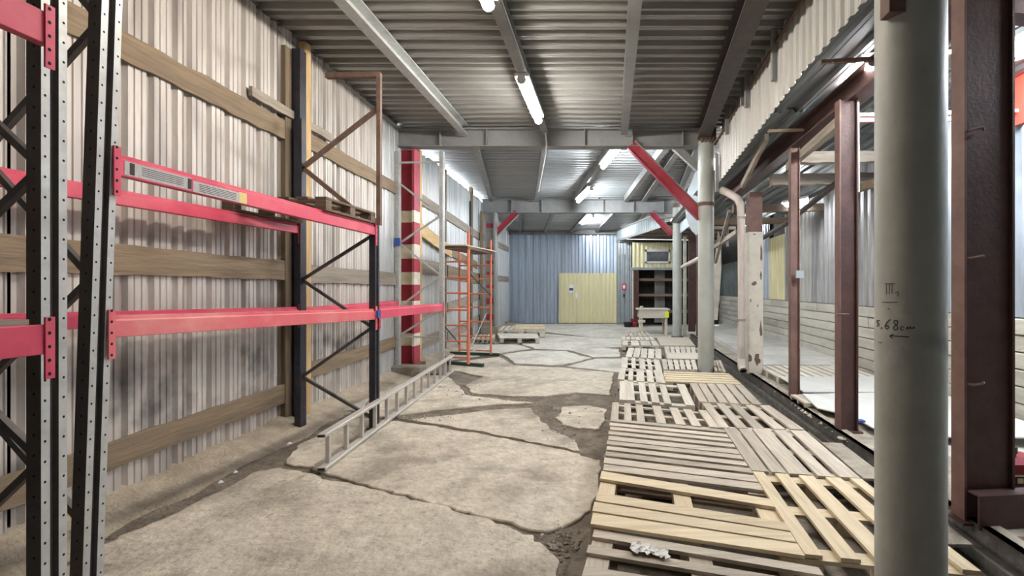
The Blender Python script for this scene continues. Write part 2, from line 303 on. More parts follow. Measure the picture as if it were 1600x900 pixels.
SL = [
 ([(-2.95, -2.4), (-.45, -2.4), (-.32, 1.6), (868, 900), (873, 874), (851, 851), (833, 834), (733, 804), (660, 784), (580, 764), (489, 740), (441, 731), (405, 736), (330, 774), (182, 842), (-2.62, 1.0)], 'concrete'),
 ([(447, 724), (470, 694), (520, 670), (562, 653), (608, 657), (700, 670), (817, 691), (867, 701), (905, 709), (937, 719), (936, 770), (922, 795), (897, 813), (866, 825), (834, 827), (733, 799), (660, 779), (580, 759), (489, 733)], 'concrete'),
 ([(-.3, -2.4), (1.7, -2.4), (1.7, 3.1), (.15, 3.0), (905, 846), (893, 870), (882, 900), (-.22, 1.6)], 'concrete_dirt_shade'),
 ([(.12, 3.1), (1.76, 3.16), (1.8, 6.3), (.1, 6.2), (.03, 4.6), (944, 716)], 'concrete_dirt_shade'),
 ([(618, 653), (640, 656), (700, 649), (770, 641), (828, 638), (842, 652), (858, 670), (898, 686), (905, 703), (867, 696), (817, 686), (700, 665)], 'concrete'),
 ([(562, 648), (597, 606), (640, 584), (698, 586), (712, 600), (727, 617), (785, 624), (836, 628), (770, 631), (700, 638), (640, 645), (612, 648)], 'concrete'),
 ([(725, 601), (756, 588), (707, 579), (700, 567), (782, 558), (803, 571), (855, 574), (882, 575), (958, 583), (955, 600), (952, 616), (900, 612), (850, 618), (790, 617), (739, 613)], 'concrete'),
 ([(868, 652), (880, 636), (918, 634), (948, 640), (946, 650), (938, 668), (905, 668), (878, 662)], 'concrete'),
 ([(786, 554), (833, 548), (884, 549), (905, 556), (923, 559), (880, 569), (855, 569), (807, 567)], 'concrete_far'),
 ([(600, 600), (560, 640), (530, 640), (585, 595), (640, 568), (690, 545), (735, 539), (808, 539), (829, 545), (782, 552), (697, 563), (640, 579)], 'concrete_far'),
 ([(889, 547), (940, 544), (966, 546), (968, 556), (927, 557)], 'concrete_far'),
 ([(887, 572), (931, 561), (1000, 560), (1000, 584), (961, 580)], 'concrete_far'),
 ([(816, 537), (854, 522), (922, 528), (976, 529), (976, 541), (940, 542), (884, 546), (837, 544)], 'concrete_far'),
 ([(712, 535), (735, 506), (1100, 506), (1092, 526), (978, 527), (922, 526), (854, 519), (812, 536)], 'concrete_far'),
 ([(.16, 6.3), (1.84, 6.4), (1.9, 8.4), (.3, 8.7), (.24, 7.6)], 'concrete_dirt_shade'),
 ([(.36, 8.9), (1.94, 8.5), (2.1, 12.8), (.45, 12.6), (.42, 11.0)], 'concrete_dirt_shade'),
 ([(-4.6, 16.2), (-4.2, 18.35), (2.6, 18.35), (2.5, 18.2), (-3.9, 18.15)], 'concrete_far'),
]
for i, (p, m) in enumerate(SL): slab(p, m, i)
# sloping dirt bank along the left wall
def bank():
    mb = MB(); ny, nx = 120, 10; vs = []
    for j in range(ny+1):
        Y = -2.5+j/ny*20.7
        xe = -2.78-.045*(Y-4)+.16*noise.noise(Vector((Y*.8, 0, 3)))-(.08 if Y < 5 else .0)
        for i in range(nx+1):
            t = i/nx; x = xe+(xl(Y)-.15-xe)*t
            z = -.045+.15*min(1, t*1.25)**1.4+.05*noise.noise(Vector((x*2.3, Y*2.3, 0)))*t+.02*noise.noise(Vector((x*9, Y*9, 0)))
            vs.append((x, Y, z))
    fs = [(j*(nx+1)+i, j*(nx+1)+i+1, (j+1)*(nx+1)+i+1, (j+1)*(nx+1)+i) for j in range(ny) for i in range(nx)]
    return mb.add(vs, fs)
bk = bank().build('dirt_bank', 'bank', smooth=True)
tag(bk, 'sloping bank of dry earth along the foot of the corrugated wall', 'earth', kind='stuff')
def pebbles(n, region, r0, r1, name, m):
    mb = MB(); ico = [(0, 0, 1), (.9, 0, .1), (0, .9, .1), (-.9, 0, .1), (0, -.9, .1), (0, 0, -.6)]; fs = [(0, 1, 2), (0, 2, 3), (0, 3, 4), (0, 4, 1), (5, 2, 1), (5, 3, 2), (5, 4, 3), (5, 1, 4)]
    for k in range(n):
        x, y, z = region(); r = random.uniform(r0, r1)*random.uniform(.5, 1)
        q = [(x+p[0]*r*random.uniform(.6, 1.2), y+p[1]*r*random.uniform(.6, 1.2), z+p[2]*r*random.uniform(.4, .8)) for p in ico]; mb.add(q, fs)
    return mb
def reg1():
    c = random.choice([(870, 640, 55, 16), (870, 670, 40, 18), (880, 845, 30, 25), (660, 652, 40, 5), (720, 612, 25, 10), (820, 625, 70, 5)])
    p = gr(c[0]+random.gauss(0, .5)*c[2], c[1]+random.gauss(0, .5)*c[3]); return (p.x, p.y, -.015 if random.random() < .7 else .004)
tag(pebbles(420, reg1, .008, .03, '', '').build('gravel', 'stone'), 'grey gravel and crumbs of concrete scattered in the broken joints', 'gravel', kind='stuff')
for (px, py) in ((345, 758), (368, 742), (452, 697)):
    p = gr(px, py); tag(pebbles(1, lambda: (p.x, p.y, .02), .04, .04, '', '').build('rubble_piece', 'paper'), {345: 'small white rubble lump in the dark groove, nearest the camera', 368: 'white rubble lump in the groove beside the ladder end', 452: 'flat white rubble chip between wall post and ladder'}[px], 'rubble')
# ------------------------------------------------------------------ left wall
wall_left = empty_struct('wall_left', 'long wall of dirty corrugated metal sheets with nailed boards', 'wall')
Y = -2.9; k = 0
while Y < 18.3:
    y1 = Y+1.07
    top = 4.19 if Y < 7 else 4.06
    tp = lambda q, Y=Y, top=top: top+(.05 if Y > 7 else .01)*math.sin(Y*3.1)+.035*noise.noise(Vector((q*5, Y, 0)))
    off = .006*(k % 2)
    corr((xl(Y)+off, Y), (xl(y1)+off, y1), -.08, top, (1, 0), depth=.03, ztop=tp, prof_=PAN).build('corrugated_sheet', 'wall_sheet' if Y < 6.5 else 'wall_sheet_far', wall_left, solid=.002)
    Y = y1+.012; k += 1
MB().prism([(xl(-3)-.03, -3), (xl(18.3)-.03, 18.3), (xl(18.3)-.05, 18.3), (xl(-3)-.05, -3)], 0, 3.9).build('backing_sheet', 'dark_inside', wall_left)  # added dark backing, keeps sky light out of the sheet seams
MB().prism([(xl(-3)-.03, -3), (xl(7.2)-.03, 7.2), (xl(7.2)-.05, 7.2), (xl(-3)-.05, -3)], 3.9, 4.25).build('backing_sheet', 'dark_inside', wall_left)
def rough_board(p0, p1, ht, th, m, parent, name='plank', jit=.012, seed=0, nrm=(1, 0, 0)):
    p0, p1, n = Vector(p0), Vector(p1), Vector(nrm); N_ = max(2, int((p1-p0).length/.08)); mb = MB(); vs = []
    for i in range(N_+1):
        c = p0.lerp(p1, i/N_); e = Vector((i*.31+seed*7.7, seed, 0))
        lo = -ht/2+jit*noise.noise(e*1.3)*1.2+jit*.6*noise.noise(e*5); hi = ht/2+jit*.8*noise.noise(e*1.1+Vector((0, 9, 0)))
        for dz, dn in ((lo, 0), (lo, th), (hi, th), (hi, 0)): q = c+n*dn; vs.append((q.x, q.y, q.z+dz))
    fs = [(0, 1, 2, 3), tuple(4*N_+k for k in (3, 2, 1, 0))]
    for i in range(N_):
        for k in range(4): fs.append((4*i+k, 4*i+(k+1) % 4, 4*i+4+(k+1) % 4, 4*i+4+k))
    return mb.add(vs, fs).build(name, m, parent)
def wb(y0, z0, y1, z1, ht, m, seed, off=.035, th=.028, jit=.014):
    rough_board((xl(y0)+off, y0, z0), (xl(y1)+off, y1, z1), ht, th, m, wall_left, seed=seed, jit=jit)
wb(-.5, 3.10, 4.88, 3.115, .20, 'plank_y', 1, jit=.02); wb(4.98, 3.13, 7.55, 3.10, .19, 'plank_y', 2)
wb(4.2, 3.30, 5.5, 3.30, .095, 'plank_grey_y', 3, off=.06, th=.035)
wb(-1., 1.66, 4.86, 1.635, .205, 'plank_y', 4); wb(5.0, 1.61, 7.6, 1.60, .20, 'plank_grey_y', 5)
wb(-.8, .30, 4.84, .345, .185, 'plank_y', 6); wb(5.0, .50, 7.5, .56, .18, 'plank_y', 7)
wb(8.35, 3.16, 13.2, 2.96, .21, 'plank_grey_y', 8); wb(8.0, 2.62, 10.3, 2.27, .25, 'post_y', 9, off=.09); wb(10.2, 2.3, 12.9, 2.1, .2, 'plank_y', 10)
wb(8.2, 1.86, 10.0, 1.86, .28, 'plank_grey_y', 11); wb(10.2, 1.82, 13.2, 1.72, .3, 'plank_y', 12)
wb(8.2, 1.02, 10.1, 1.0, .22, 'plank_grey_y', 13); wb(10.2, 1.0, 13.2, 1.22, .22, 'plank_grey_y', 14)
wb(8.2, .40, 10.1, .42, .22, 'plank_grey_y', 15); wb(10.2, .35, 13.2, .55, .22, 'plank_grey_y', 16); wb(13.5, 1.8, 18, 1.8, .2, 'plank_grey_y', 17); wb(13.5, 3.0, 18, 3.0, .2, 'plank_grey_y', 18)
def post(px, ytop, ybot, Y, wd, m='post_z', dp=.10, name='timber_post'):
    a, b = at(px, ybot, Y), at(px, ytop, Y); MB().box(a.x-wd/2, a.x+wd/2, Y-dp/2, Y+dp/2, max(-.02, b.z*0), b.z).build(name, m, wall_left, bevel=.006)
post(476, 68, 655, 4.97, .085); MB().box(xl(4.9)+.07, xl(4.9)+.16, 4.80, 4.9, .0, 4.02).build('steel_channel', 'navy', wall_left)
MB().box(xl(4.75)+.02, xl(4.75)+.07, 4.70, 4.79, .0, 4.0).build('batten', 'plank_z', wall_left)
post(654, 235, 560, 8.3, .09); post(694, 265, 560, 10.1, .085, 'plank_z'); post(736, 290, 525, 12.3, .085, 'plank_z'); post(753, 330, 520, 13.1, .08, 'plank_z')
for Y0, z1 in ((9.98, 4.0), (12.15, 4.0)):
    MB().box(xl(Y0)+.04, xl(Y0)+.075, Y0-.04, Y0+.0, 0, 3.8).build('steel_channel', 'navy', wall_left)
# ------------------------------------------------------------------ roof
ceiling = empty_struct('ceiling', 'roof of ribbed galvanized sheets on steel purlins', 'ceiling')
RZ = 4.24
def roof_bay(y0, y1, z0, z1, x0f, x1f, m, n):
    st = (y1-y0)/n
    for i in range(n):
        a, b = y0+i*st, y0+(i+1)*st+.03; za = z0+(z1-z0)*i/n; zb = z0+(z1-z0)*(i+1)/n; zo = .006*(i % 2)
        corr_flat((x0f(a), a, za+zo), (x1f(a), a, za+zo), (0, b-a, zb-za), math.hypot(b-a, zb-za)).build('roof_sheet', m, ceiling, solid=.002)
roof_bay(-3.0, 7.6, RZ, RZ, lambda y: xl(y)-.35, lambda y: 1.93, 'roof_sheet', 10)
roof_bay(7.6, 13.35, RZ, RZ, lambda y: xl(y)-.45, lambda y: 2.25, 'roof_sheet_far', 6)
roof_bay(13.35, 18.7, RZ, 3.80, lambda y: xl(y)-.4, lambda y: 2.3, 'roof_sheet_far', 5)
CH = [(-.035, 0), (-.035, .1), (.035, .1), (.035, .092), (-.027, .092), (-.027, .008), (.035, .008), (.035, 0)]
CHM = [(-a, b) for a, b in CH]
def purlin(x0, y0, x1, y1, z0, z1, m='steel_paint', s=1., flip=False):
    MB().prof((x0, y0, z0), (x1, y1, z1), [(a*s, b*s) for a, b in (CHM if flip else CH)]).build('purlin', m, ceiling)
zp = RZ-.13
purlin(-2.38, -3, -2.40, 7.5, zp-.10, zp-.10, 'galv', 1.7); purlin(-1.00, -3, -1.04, 7.5, zp-.09, zp-.09, 'steel_paint', 1.6); purlin(.20, -3, .27, 7.5, zp-.10, zp-.10, 'steel_paint', 1.7, True)
purlin(-3.35, -3, -3.5, 7.5, zp+.01, zp+.01, 'steel_paint')
MB().prof((.72, -3, RZ-.30), (1.60, 7.5, RZ-.30), [(a*2.9, b*2.5) for a, b in CHM]).build('edge_channel', 'galv_dark', ceiling)
def lx(p, q, Y): t = (Y-p[1])/(q[1]-p[1]); return p[0]+(q[0]-p[0])*t
for p, q in (((-2.5, 8.56), (-3.48, 13.4)), ((-1.19, 8.4), (-2.14, 13.4)), ((.12, 8.2), (-1.0, 13.4)), ((1.07, 8.37), (.52, 13.4)), ((1.32, 8.55), (1.05, 13.4)), ((1.76, 9.74), (2.0, 13.0))):
    purlin(lx(p, q, 7.7), 7.7, lx(p, q, 13.3), 13.3, zp-.10, zp-.10, 'steel_paint', 1.7)
MB().box(1.93, 1.96, -2.9, 7.6, 3.62, 4.32).build('gap_blocker', 'dark_inside', ceiling)  # added dark board, blackens the roof edge gap and stops sky light
for x0, x1 in ((-2.6, -3.6), (-1.47, -2.6), (-.2, -1.55), (.6, -.5), (1.5, .9)):
    purlin(x0, 13.5, x1, 18.3, zp, 3.68, 'steel_paint', 1.5)
# conduit beside the lamps
MB().tube([(-.98, 4.0, zp-.02), (-1.0, 5.6, zp-.02)], .012, 6).build('conduit', 'white_pvc', ceiling)
MB().tube([at(852, 207, 7.35), at(854, 225, 7.38), at(853, 236, 7.4), at(841, 300, 12.)], .014, 6).build('conduit', 'white_pvc', ceiling)
# ------------------------------------------------------------------ girders
def girder(name, label, x0, x1, Y, zt, zb, stiff, m='steel_paint'):
    t = thing(name, label, 'girder', (x0, Y, zb))
    MB().box(x0, x1, Y-.10, Y+.10, zt-.015, zt).build('top_flange', m, t); MB().box(x0, x1, Y-.10, Y+.10, zb, zb+.015).build('bottom_flange', m, t)
    MB().box(x0, x1, Y-.006, Y+.006, zb, zt).build('web', m, t)
    for s in stiff: MB().box(s-.006, s+.006, Y-.095, Y, zb, zt).build('stiffener', m, t)
    return t
G1, G2 = 7.62, 13.4
girder('roof_girder', 'grey steel I-girder across the hall above the striped red column', xl(G1)-.1, 1.62, G1, zz(203, G1), zz(231, G1), [at(x, 0, G1).x for x in (690, 762, 914, 988, 1066)])
girder('roof_girder', 'second grey steel girder further down the hall, with pale weld patches', -3.75, 1.98, G2, zz(312, G2), zz(333, G2), [at(x, 0, G2).x for x in (800, 847, 893, 943, 990, 1037)])
girder('roof_girder', 'steel girder over the blue corrugated end wall', -4.1, .5, 18.15, 3.84, 3.62, [-3, -1.8, -.6])
def brace(a, b, label, wd=.16, m='red_brace'):
    t = thing('knee_brace', label, 'brace', b)
    d = (Vector(b)-Vector(a)).normalized(); up = Vector((0, 1, 0))
    MB().prof(a, b, [(-wd/2, 0), (wd/2, 0), (wd/2, -.012), (-wd/2, -.012)], up=(0, 1, 0)).build('web', m, t)
    for s in (-1, 1): MB().prof(a, b, [(s*wd/2-.006, .06), (s*wd/2+.006, .06), (s*wd/2+.006, -.06), (s*wd/2-.006, -.06)], up=(0, 1, 0)).build('flange', 'steel_paint' if s > 0 else m, t)
brace(at(986, 226, 7.55), at(1096, 338, 7.55), 'long red diagonal knee brace from the girder to the first pipe column', .17)
brace(at(1018, 332, 13.4), at(1050, 366, 13.4), 'short red knee brace at the second pipe column', .16)
brace(at(808, 332, 13.4), at(772, 368, 13.4), 'red knee brace rising from the grey column with red bands', .16)
MB_ = MB().prof(at(1053, 228, 7.7), at(1092, 264, 7.7), [(-.06, -.05), (.06, -.05), (.06, .05), (-.06, .05)], up=(0, 1, 0)).build('stub_brace', 'steel_paint')
tag(MB_, 'short grey brace between girder end and first pipe column', 'brace')
# ------------------------------------------------------------------ lamps
def tube_light(p0, p1, m, label, group, n=10, r=.052):
    p0, p1 = Vector(p0), Vector(p1); t = thing('tube_light', label, 'lamp', p0, group)
    MB().bar(p0+Vector((0, 0, .065)), p1+Vector((0, 0, .065)), .17, .045).build('housing', 'white_pvc', t)
    MB().tube([p0, p1], r, n).build('diffuser', m, t, smooth=True)
    d = (p1-p0).normalized()
    MB().tube([p0-d*.02, p0], r*1.08, n).build('end_cap', 'white_pvc', t); MB().tube([p1, p1+d*.02], r*1.08, n).build('end_cap', 'white_pvc', t)
LG = 'tube lamps along the hall roof'
zl = RZ-.31
tube_light((-1.04, 2.65, zl), (-1.05, 3.93, zl), 'lamp_warm', 'warm lit tube lamp cut by the top of the picture', LG)
tube_light((-1.03, 5.34, zl), (-1.03, 6.63, zl), 'lamp_neutral', 'bright tube lamp under the ribbed roof before the first girder', LG)
tube_light((.20, 7.85, zl), (-.10, 9.14, zl), 'lamp_cool', 'bright slanting tube lamp just beyond the first girder', LG)
tube_light((-.41, 10.97, zl-.05), (-.83, 12.5, zl-.05), 'lamp_cool', 'smaller lit tube lamp in front of the second girder', LG)
tube_light((-.52, 15.4, 3.92), (-.95, 16.6, 3.84), 'lamp_cool', 'farthest lit tube lamp near the blue end wall', LG)
LS = 'tube lamps in the side aisle'
tube_light(at(1482, 96, 3.5), at(1494, 90, 4.5)+Vector((.05, 0, -.0)), 'lamp_side', 'lit lamp glimpsed between the thick pipe column and the maroon column', LS)
tube_light(at(1580, 86, 3.6), at(1650, 66, 3.7), 'lamp_side', 'lit lamp beside the red banner', LS)
tube_light(at(1318, 131, 4.6), at(1362, 98, 3.9), 'lamp_side', 'lit lamp above the maroon girder left of the thick pipe column', LS, r=.03)
tube_light(at(1222, 322, 8.6), at(1262, 314, 8.5), 'lamp_side', 'lit lamp behind the slim brown post in the side aisle', LS)
tube_light(at(1166, 355, 12.5), at(1176, 350, 12.5), 'lamp_side', 'tiny lit lamp behind the cream column', LS)
tube_light((3.6, 2.05, 3.28), (3.6, 3.15, 3.28), 'lamp_side', 'lamp of the side aisle row just beyond the right picture edge', LS)
# ------------------------------------------------------------------ end wall
wall_back = empty_struct('wall_back', 'end wall of shiny blue-grey corrugated sheets', 'wall')
EY = 18.3
xs = [-4.25, -3.1, -1.96, -.82, .36]
for i in range(4):
    z0 = 0.
    corr((xs[i], EY+.004*(i % 2)), (xs[i+1]+.03, EY+.004*(i % 2)), 0, 3.68, (0, -1), depth=.085, period=.28).build('corrugated_sheet', 'blue_sheet', wall_back, solid=.002)
d = thing('sheet_gate', 'pale yellow corrugated metal gate in the blue end wall', 'gate', (-1.96, EY-.1, 0))
corr((at(875, 0, EY).x, EY-.10), (at(963, 0, EY).x, EY-.10), .03, zz(428, EY), (0, -1), depth=.022, period=.16).build('gate_leaf', 'yellow_sheet', d, solid=.003)
x0, x1, zt = at(875, 0, EY).x, at(963, 0, EY).x, zz(428, EY)
for b in ((x0-.03, x0+.02, .03, zt), (x1-.02, x1+.03, .03, zt), (x0, x1, zt-.02, zt+.03)): MB().box(b[0], b[1], EY-.11, EY-.06, b[2], b[3]).build('gate_frame', 'yellow_sheet', d)
for k, (a, b, c, e) in enumerate(((889, 896, 445, 457), (899, 903, 457, 466))):
    p, q = at(a, e, EY-.13), at(b, c, EY-.13); tag(MB().box(p.x, q.x, EY-.138, EY-.130, p.z, q.z).build('notice_paper', 'paper'), ['white paper notice with a blue line stuck on the yellow gate', 'small white scrap of paper on the yellow gate below the notice'][k], 'notice')
p, q = at(889.5, 454, EY-.14), at(895.5, 450, EY-.14); n0 = MB().box(p.x, q.x, EY-.141, EY-.1385, p.z, q.z).build('print', 'blue_plastic'); n0.parent = bpy.data.objects['notice_paper']
# grey side piece with fire notice
corr((.36, EY-.3), (1.02, EY-.6), 0, 3.3, (0, -1), depth=.04, period=.2).build('corrugated_sheet', 'torn_sheet', wall_back, solid=.002)
MB().box(.34, .42, EY-.32, EY-.2, 0, 3.65).build('corner_post', 'steel_paint', wall_back)
sg = at(975, 448, EY-.49); t = thing('fire_notice', 'small red and white fire notice on the grey sheet beside the yellow gate', 'sign', (sg.x, sg.y, sg.z))
MB().box(sg.x-.09, sg.x+.09, sg.y-.01, sg.y, sg.z-.12, sg.z+.12).build('plate', 'sign_red', t); MB().box(sg.x-.045, sg.x+.045, sg.y-.016, sg.y-.011, sg.z-.07, sg.z+.07).build('symbol', 'paper', t)
MB().box(sg.x-.03, sg.x+.03, sg.y-.05, sg.y, sg.z-.42, sg.z-.28).build('hook', 'black_plastic', t)
# yellow cabin with window over an open bay
YW = 16.9
cabin = thing('storage_cabin', 'yellow corrugated cabin front with a small window above an open bay of shelves', 'cabin', (at(989, 0, YW).x, YW, 0))
cx0, cx1 = at(988, 0, YW).x, at(1056, 0, YW).x
corr((cx0, YW), (cx1, YW), zz(419, YW), zz(379, YW), (0, -1), depth=.02, period=.16).build('front_panel', 'yellow_sheet', cabin, solid=.003)
a, b = at(1008, 411, YW-.05), at(1047, 390, YW-.05)
wf = MB()
for q in ((a.x, b.x, a.z, a.z+.06), (a.x, b.x, b.z-.08, b.z), (a.x, a.x+.06, a.z, b.z), (b.x-.06, b.x, a.z, b.z)): wf.box(q[0], q[1], YW-.08, YW-.02, q[2], q[3])
wfo = wf.build('window_frame', 'white_pvc', cabin); MB().box(a.x+.05, b.x-.05, YW-.05, YW-.035, a.z+.05, b.z-.07).build('pane', 'glass', wfo)
MB().box(cx0-.05, cx1, YW-.14, YW+.02, zz(422, YW), zz(418, YW)).build('flashing', 'torn_sheet', cabin)
MB().box(cx0+.05, cx0+.24, YW-.12, YW+.02, 0, zz(422, YW)).build('door_post', 'maroon', cabin)
MB().box(cx0-.02, cx0+.04, YW-.06, YW+.02, 0, zz(422, YW)).build('side_trim', 'cream_paint', cabin)
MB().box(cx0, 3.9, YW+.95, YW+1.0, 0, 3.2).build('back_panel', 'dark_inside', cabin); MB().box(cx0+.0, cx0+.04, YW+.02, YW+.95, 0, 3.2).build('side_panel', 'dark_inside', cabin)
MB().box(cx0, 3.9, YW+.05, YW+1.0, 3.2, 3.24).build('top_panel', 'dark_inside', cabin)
for py in (437, 461, 487): MB().box(cx0+.24, 3.3, YW+.1, YW+.5, zz(py+2, YW+.1), zz(py-2, YW+.1)).build('shelf_board', 'plank_x', cabin)
MB().box(cx0+.9, cx0+1.3, YW+.6, YW+.7, .1, 2.2).build('stored_panel', 'grey_sheet', cabin)
# dangling blue flap above
tag(corr((at(966, 0, 17).x, 17.), (at(979, 0, 17).x, 16.9), zz(398, 17), zz(380, 17), (0, -1), depth=.02, period=.12).build('hanging_sheet', 'torn_sheet', solid=.003), 'short loose grey sheet hanging left of the yellow cabin', 'sheet')
# strip fascia and timbers over the cabin
fs3 = thing('strip_fascia', 'narrow strip of pale ribbed panels above the cabin roof', 'fascia', (.4, 18, 3.4))
A3, B3 = Vector((.37, 18.0, 0)), Vector((1.72, 13.5, 0))
for i in range(6):
    a, b = A3.lerp(B3, i/6), A3.lerp(B3, (i+.97)/6)
    corr(a, b, 3.38, 3.74, (-1, -.3), depth=.02, period=.15).build('panel', 'torn_sheet', fs3, solid=.002)
MB().bar((.37, 17.95, 3.34), (1.72, 13.45, 3.34), .06, .08).build('lower_rail', 'steel_paint', fs3); MB().bar((.37, 17.95, 3.77), (1.72, 13.45, 3.77), .06, .06).build('upper_rail', 'steel_paint', fs3)
lt = thing('cabin_timbers', 'grey roof boards and timbers sloping over the yellow cabin', 'timber', (1, 15, 3.2))
for i in range(5):
    a = A3.lerp(B3, i/4.5); MB().bar((a.x+.1, a.y, 3.36), (3.9, a.y-.3, 3.28), .12, .09).build('timber', 'plank_grey_x', lt)
MB().add([(.5, 18, 3.45), (1.85, 13.5, 3.45), (4.2, 13.4, 3.36), (4.3, 17.7, 3.36)], [(0, 1, 2, 3)]).build('boarding', 'wood_dark_x', lt, solid=.02)
# ------------------------------------------------------------------ columns
def mkbands(name, edges, Y, cols, z1=4.2, base=None):
    # edges: px rows from bottom up, colours alternate
    st = [(0., cols[0])]
    for i, py in enumerate(edges): st.append((zz(py, Y), cols[(i+1) % len(cols)]))
    bands(name, st, 0., z1)
CYd = 7.72
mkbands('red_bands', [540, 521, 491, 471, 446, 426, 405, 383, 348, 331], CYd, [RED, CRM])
mkbands('pink_bands', [540, 521, 491, 471, 446, 426, 405, 383, 348, 331], CYd, [PNK, (.78, .72, .6)])  # same stripes painted brighter, as if lit, for the outer flange
c = thing('striped_column', 'steel column with red and cream warning stripes on the left wall', 'column', (at(636, 0, CYd).x, CYd, 0))
xa, xb, xc = at(619, 0, CYd).x, at(649, 0, CYd).x, at(657, 0, CYd).x
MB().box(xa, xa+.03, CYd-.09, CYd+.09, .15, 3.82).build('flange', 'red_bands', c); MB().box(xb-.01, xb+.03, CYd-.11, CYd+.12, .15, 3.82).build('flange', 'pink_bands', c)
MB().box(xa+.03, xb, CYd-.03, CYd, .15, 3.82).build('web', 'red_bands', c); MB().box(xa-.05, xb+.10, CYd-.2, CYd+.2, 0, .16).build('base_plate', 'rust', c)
tag(MB().box(xa-.15, xb+.28, CYd-.42, CYd-.21, -.03, .17).build('concrete_plinth', 'ledge', bevel=.02), 'low concrete block at the foot of the striped red column', 'plinth')
mkbands('grey_red_bands', [500, 491, 476, 466, 451, 446, 430, 425, 413, 408, 395, 387, 357, 350], 13.3, [GRY, PNK])
c = thing('banded_column', 'grey steel column with thin red bands near the second girder', 'column', (at(768, 0, 13.3).x, 13.3, 0))
MB().box(at(759, 0, 13.3).x, at(774, 0, 13.3).x, 13.28, 13.32, .1, zz(333, 13.3)).build('web', 'grey_red_bands', c); MB().box(at(773, 0, 13.3).x, at(776, 0, 13.3).x, 13.15, 13.45, .1, zz(333, 13.3)).build('flange', 'steel_paint', c); MB().box(at(758, 0, 13.3).x, at(760, 0, 13.3).x, 13.2, 13.4, .1, zz(333, 13.3)).build('flange', 'steel_paint', c)
MB().box(at(757, 0, 13.3).x, at(777, 0, 13.3).x, 13.1, 13.5, 0, .12).build('base_plate', 'rust', c)
mkbands('far_bands', [490, 482, 472, 464, 456, 448, 440, 433, 420], 17.6, [RED, (.6, .58, .55)])
c = thing('banded_column', 'corner column with red and white bands beside the blue end wall', 'column', (at(783, 0, 17.6).x, 17.6, 0))
MB().box(at(777, 0, 17.6).x, at(789, 0, 17.6).x, 17.5, 17.7, .1, zz(440, 17.6)).build('lower_shaft', 'far_bands', c); MB().box(at(778, 0, 17.6).x, at(784, 0, 17.6).x, 17.55, 17.65, zz(440, 17.6), 3.6).build('upper_shaft', 'steel_paint', c)
MB().box(at(776, 0, 17.6).x, at(796, 0, 17.6).x, 17.3, 17.7, 0, .14).build('base_block', 'ledge', c)
tag(MB().box(at(785, 0, 17.4).x, at(788, 0, 17.4).x, 17.38, 17.42, zz(445, 17.4), zz(405, 17.4)).build('white_tube', 'white_pvc'), 'white tube fixed upright beside the blue end wall', 'tube')
tag(pebbles(1, lambda: tuple(at(786, 468, 17.4)), .12, .12, '', '').build('purple_bundle', 'purple'), 'small purple bundle on the banded corner column', 'bundle')
def pipe_col(name, label, X, Y, r, z1, extras):
    t = thing(name, label, 'column', (X, Y, 0)); MB().tube([(X, Y, 0), (X, Y, z1)], r, 40).build('shaft', 'pipe_paint_marked' if Y < 3 else 'pipe_paint', t, smooth=True); extras(t, X, Y, r); return t
PN = (1.246, 1.85, .1265)
def exn(t, X, Y, r):
    MB().box(X-r-.02, X-r+.045, Y-.10, Y-.04, 2.53, 2.8).build('bracket_plate', 'rust', t)
    MB().tube([(X, Y, 0), (X, Y, .02)], r+.05, 32).build('base_ring', 'rust', t)
near_pipe = pipe_col('pipe_column', 'thick pale pipe column with handwritten figures, nearest the camera', *PN, 4.1, exn)
def ex1(t, X, Y, r):
    MB().tube([(X, Y, 0), (X, Y, .03)], r+.04, 32).build('base_ring', 'rust', t)
    z = zz(320, Y); MB().tube([(X, Y, z-.03), (X, Y, z+.03)], r+.012, 32).build('weld_ring', 'rust', t)
    MB().box(X-.12, X+.14, Y-.14, Y+.14, zz(222, Y), zz(203, Y)).build('head_plate', 'rust', t)
    for k in range(4): MB().box(X-.1+k*.06, X-.08+k*.06, Y-.16, Y-.02, zz(226, Y), zz(203, Y)).build('stiffener', 'rust', t)
pipe_col('pipe_column', 'grey-green pipe column with a rusty weld ring beside the red brace', at(1103, 0, 7.55).x, 7.55, .134, zz(222, 7.55), ex1)
def ex2(t, X, Y, r):
    MB().tube([(X, Y, 0), (X, Y, .03)], r+.04, 32).build('base_ring', 'rust', t)
    MB().tube([(X, Y, zz(330, Y)), (X, Y, zz(318, Y))], r*.8, 20).build('head', 'rust', t)
    MB().tube([at(1030, 340, Y-.1), at(1056, 340, Y-.15)], .03, 8).build('stub_pipe', 'steel_paint', t)
pipe_col('pipe_column', 'farthest grey pipe column beside the wooden workbench', at(1058, 0, 13.3).x, 13.3, .135, zz(325, 13.3), ex2)
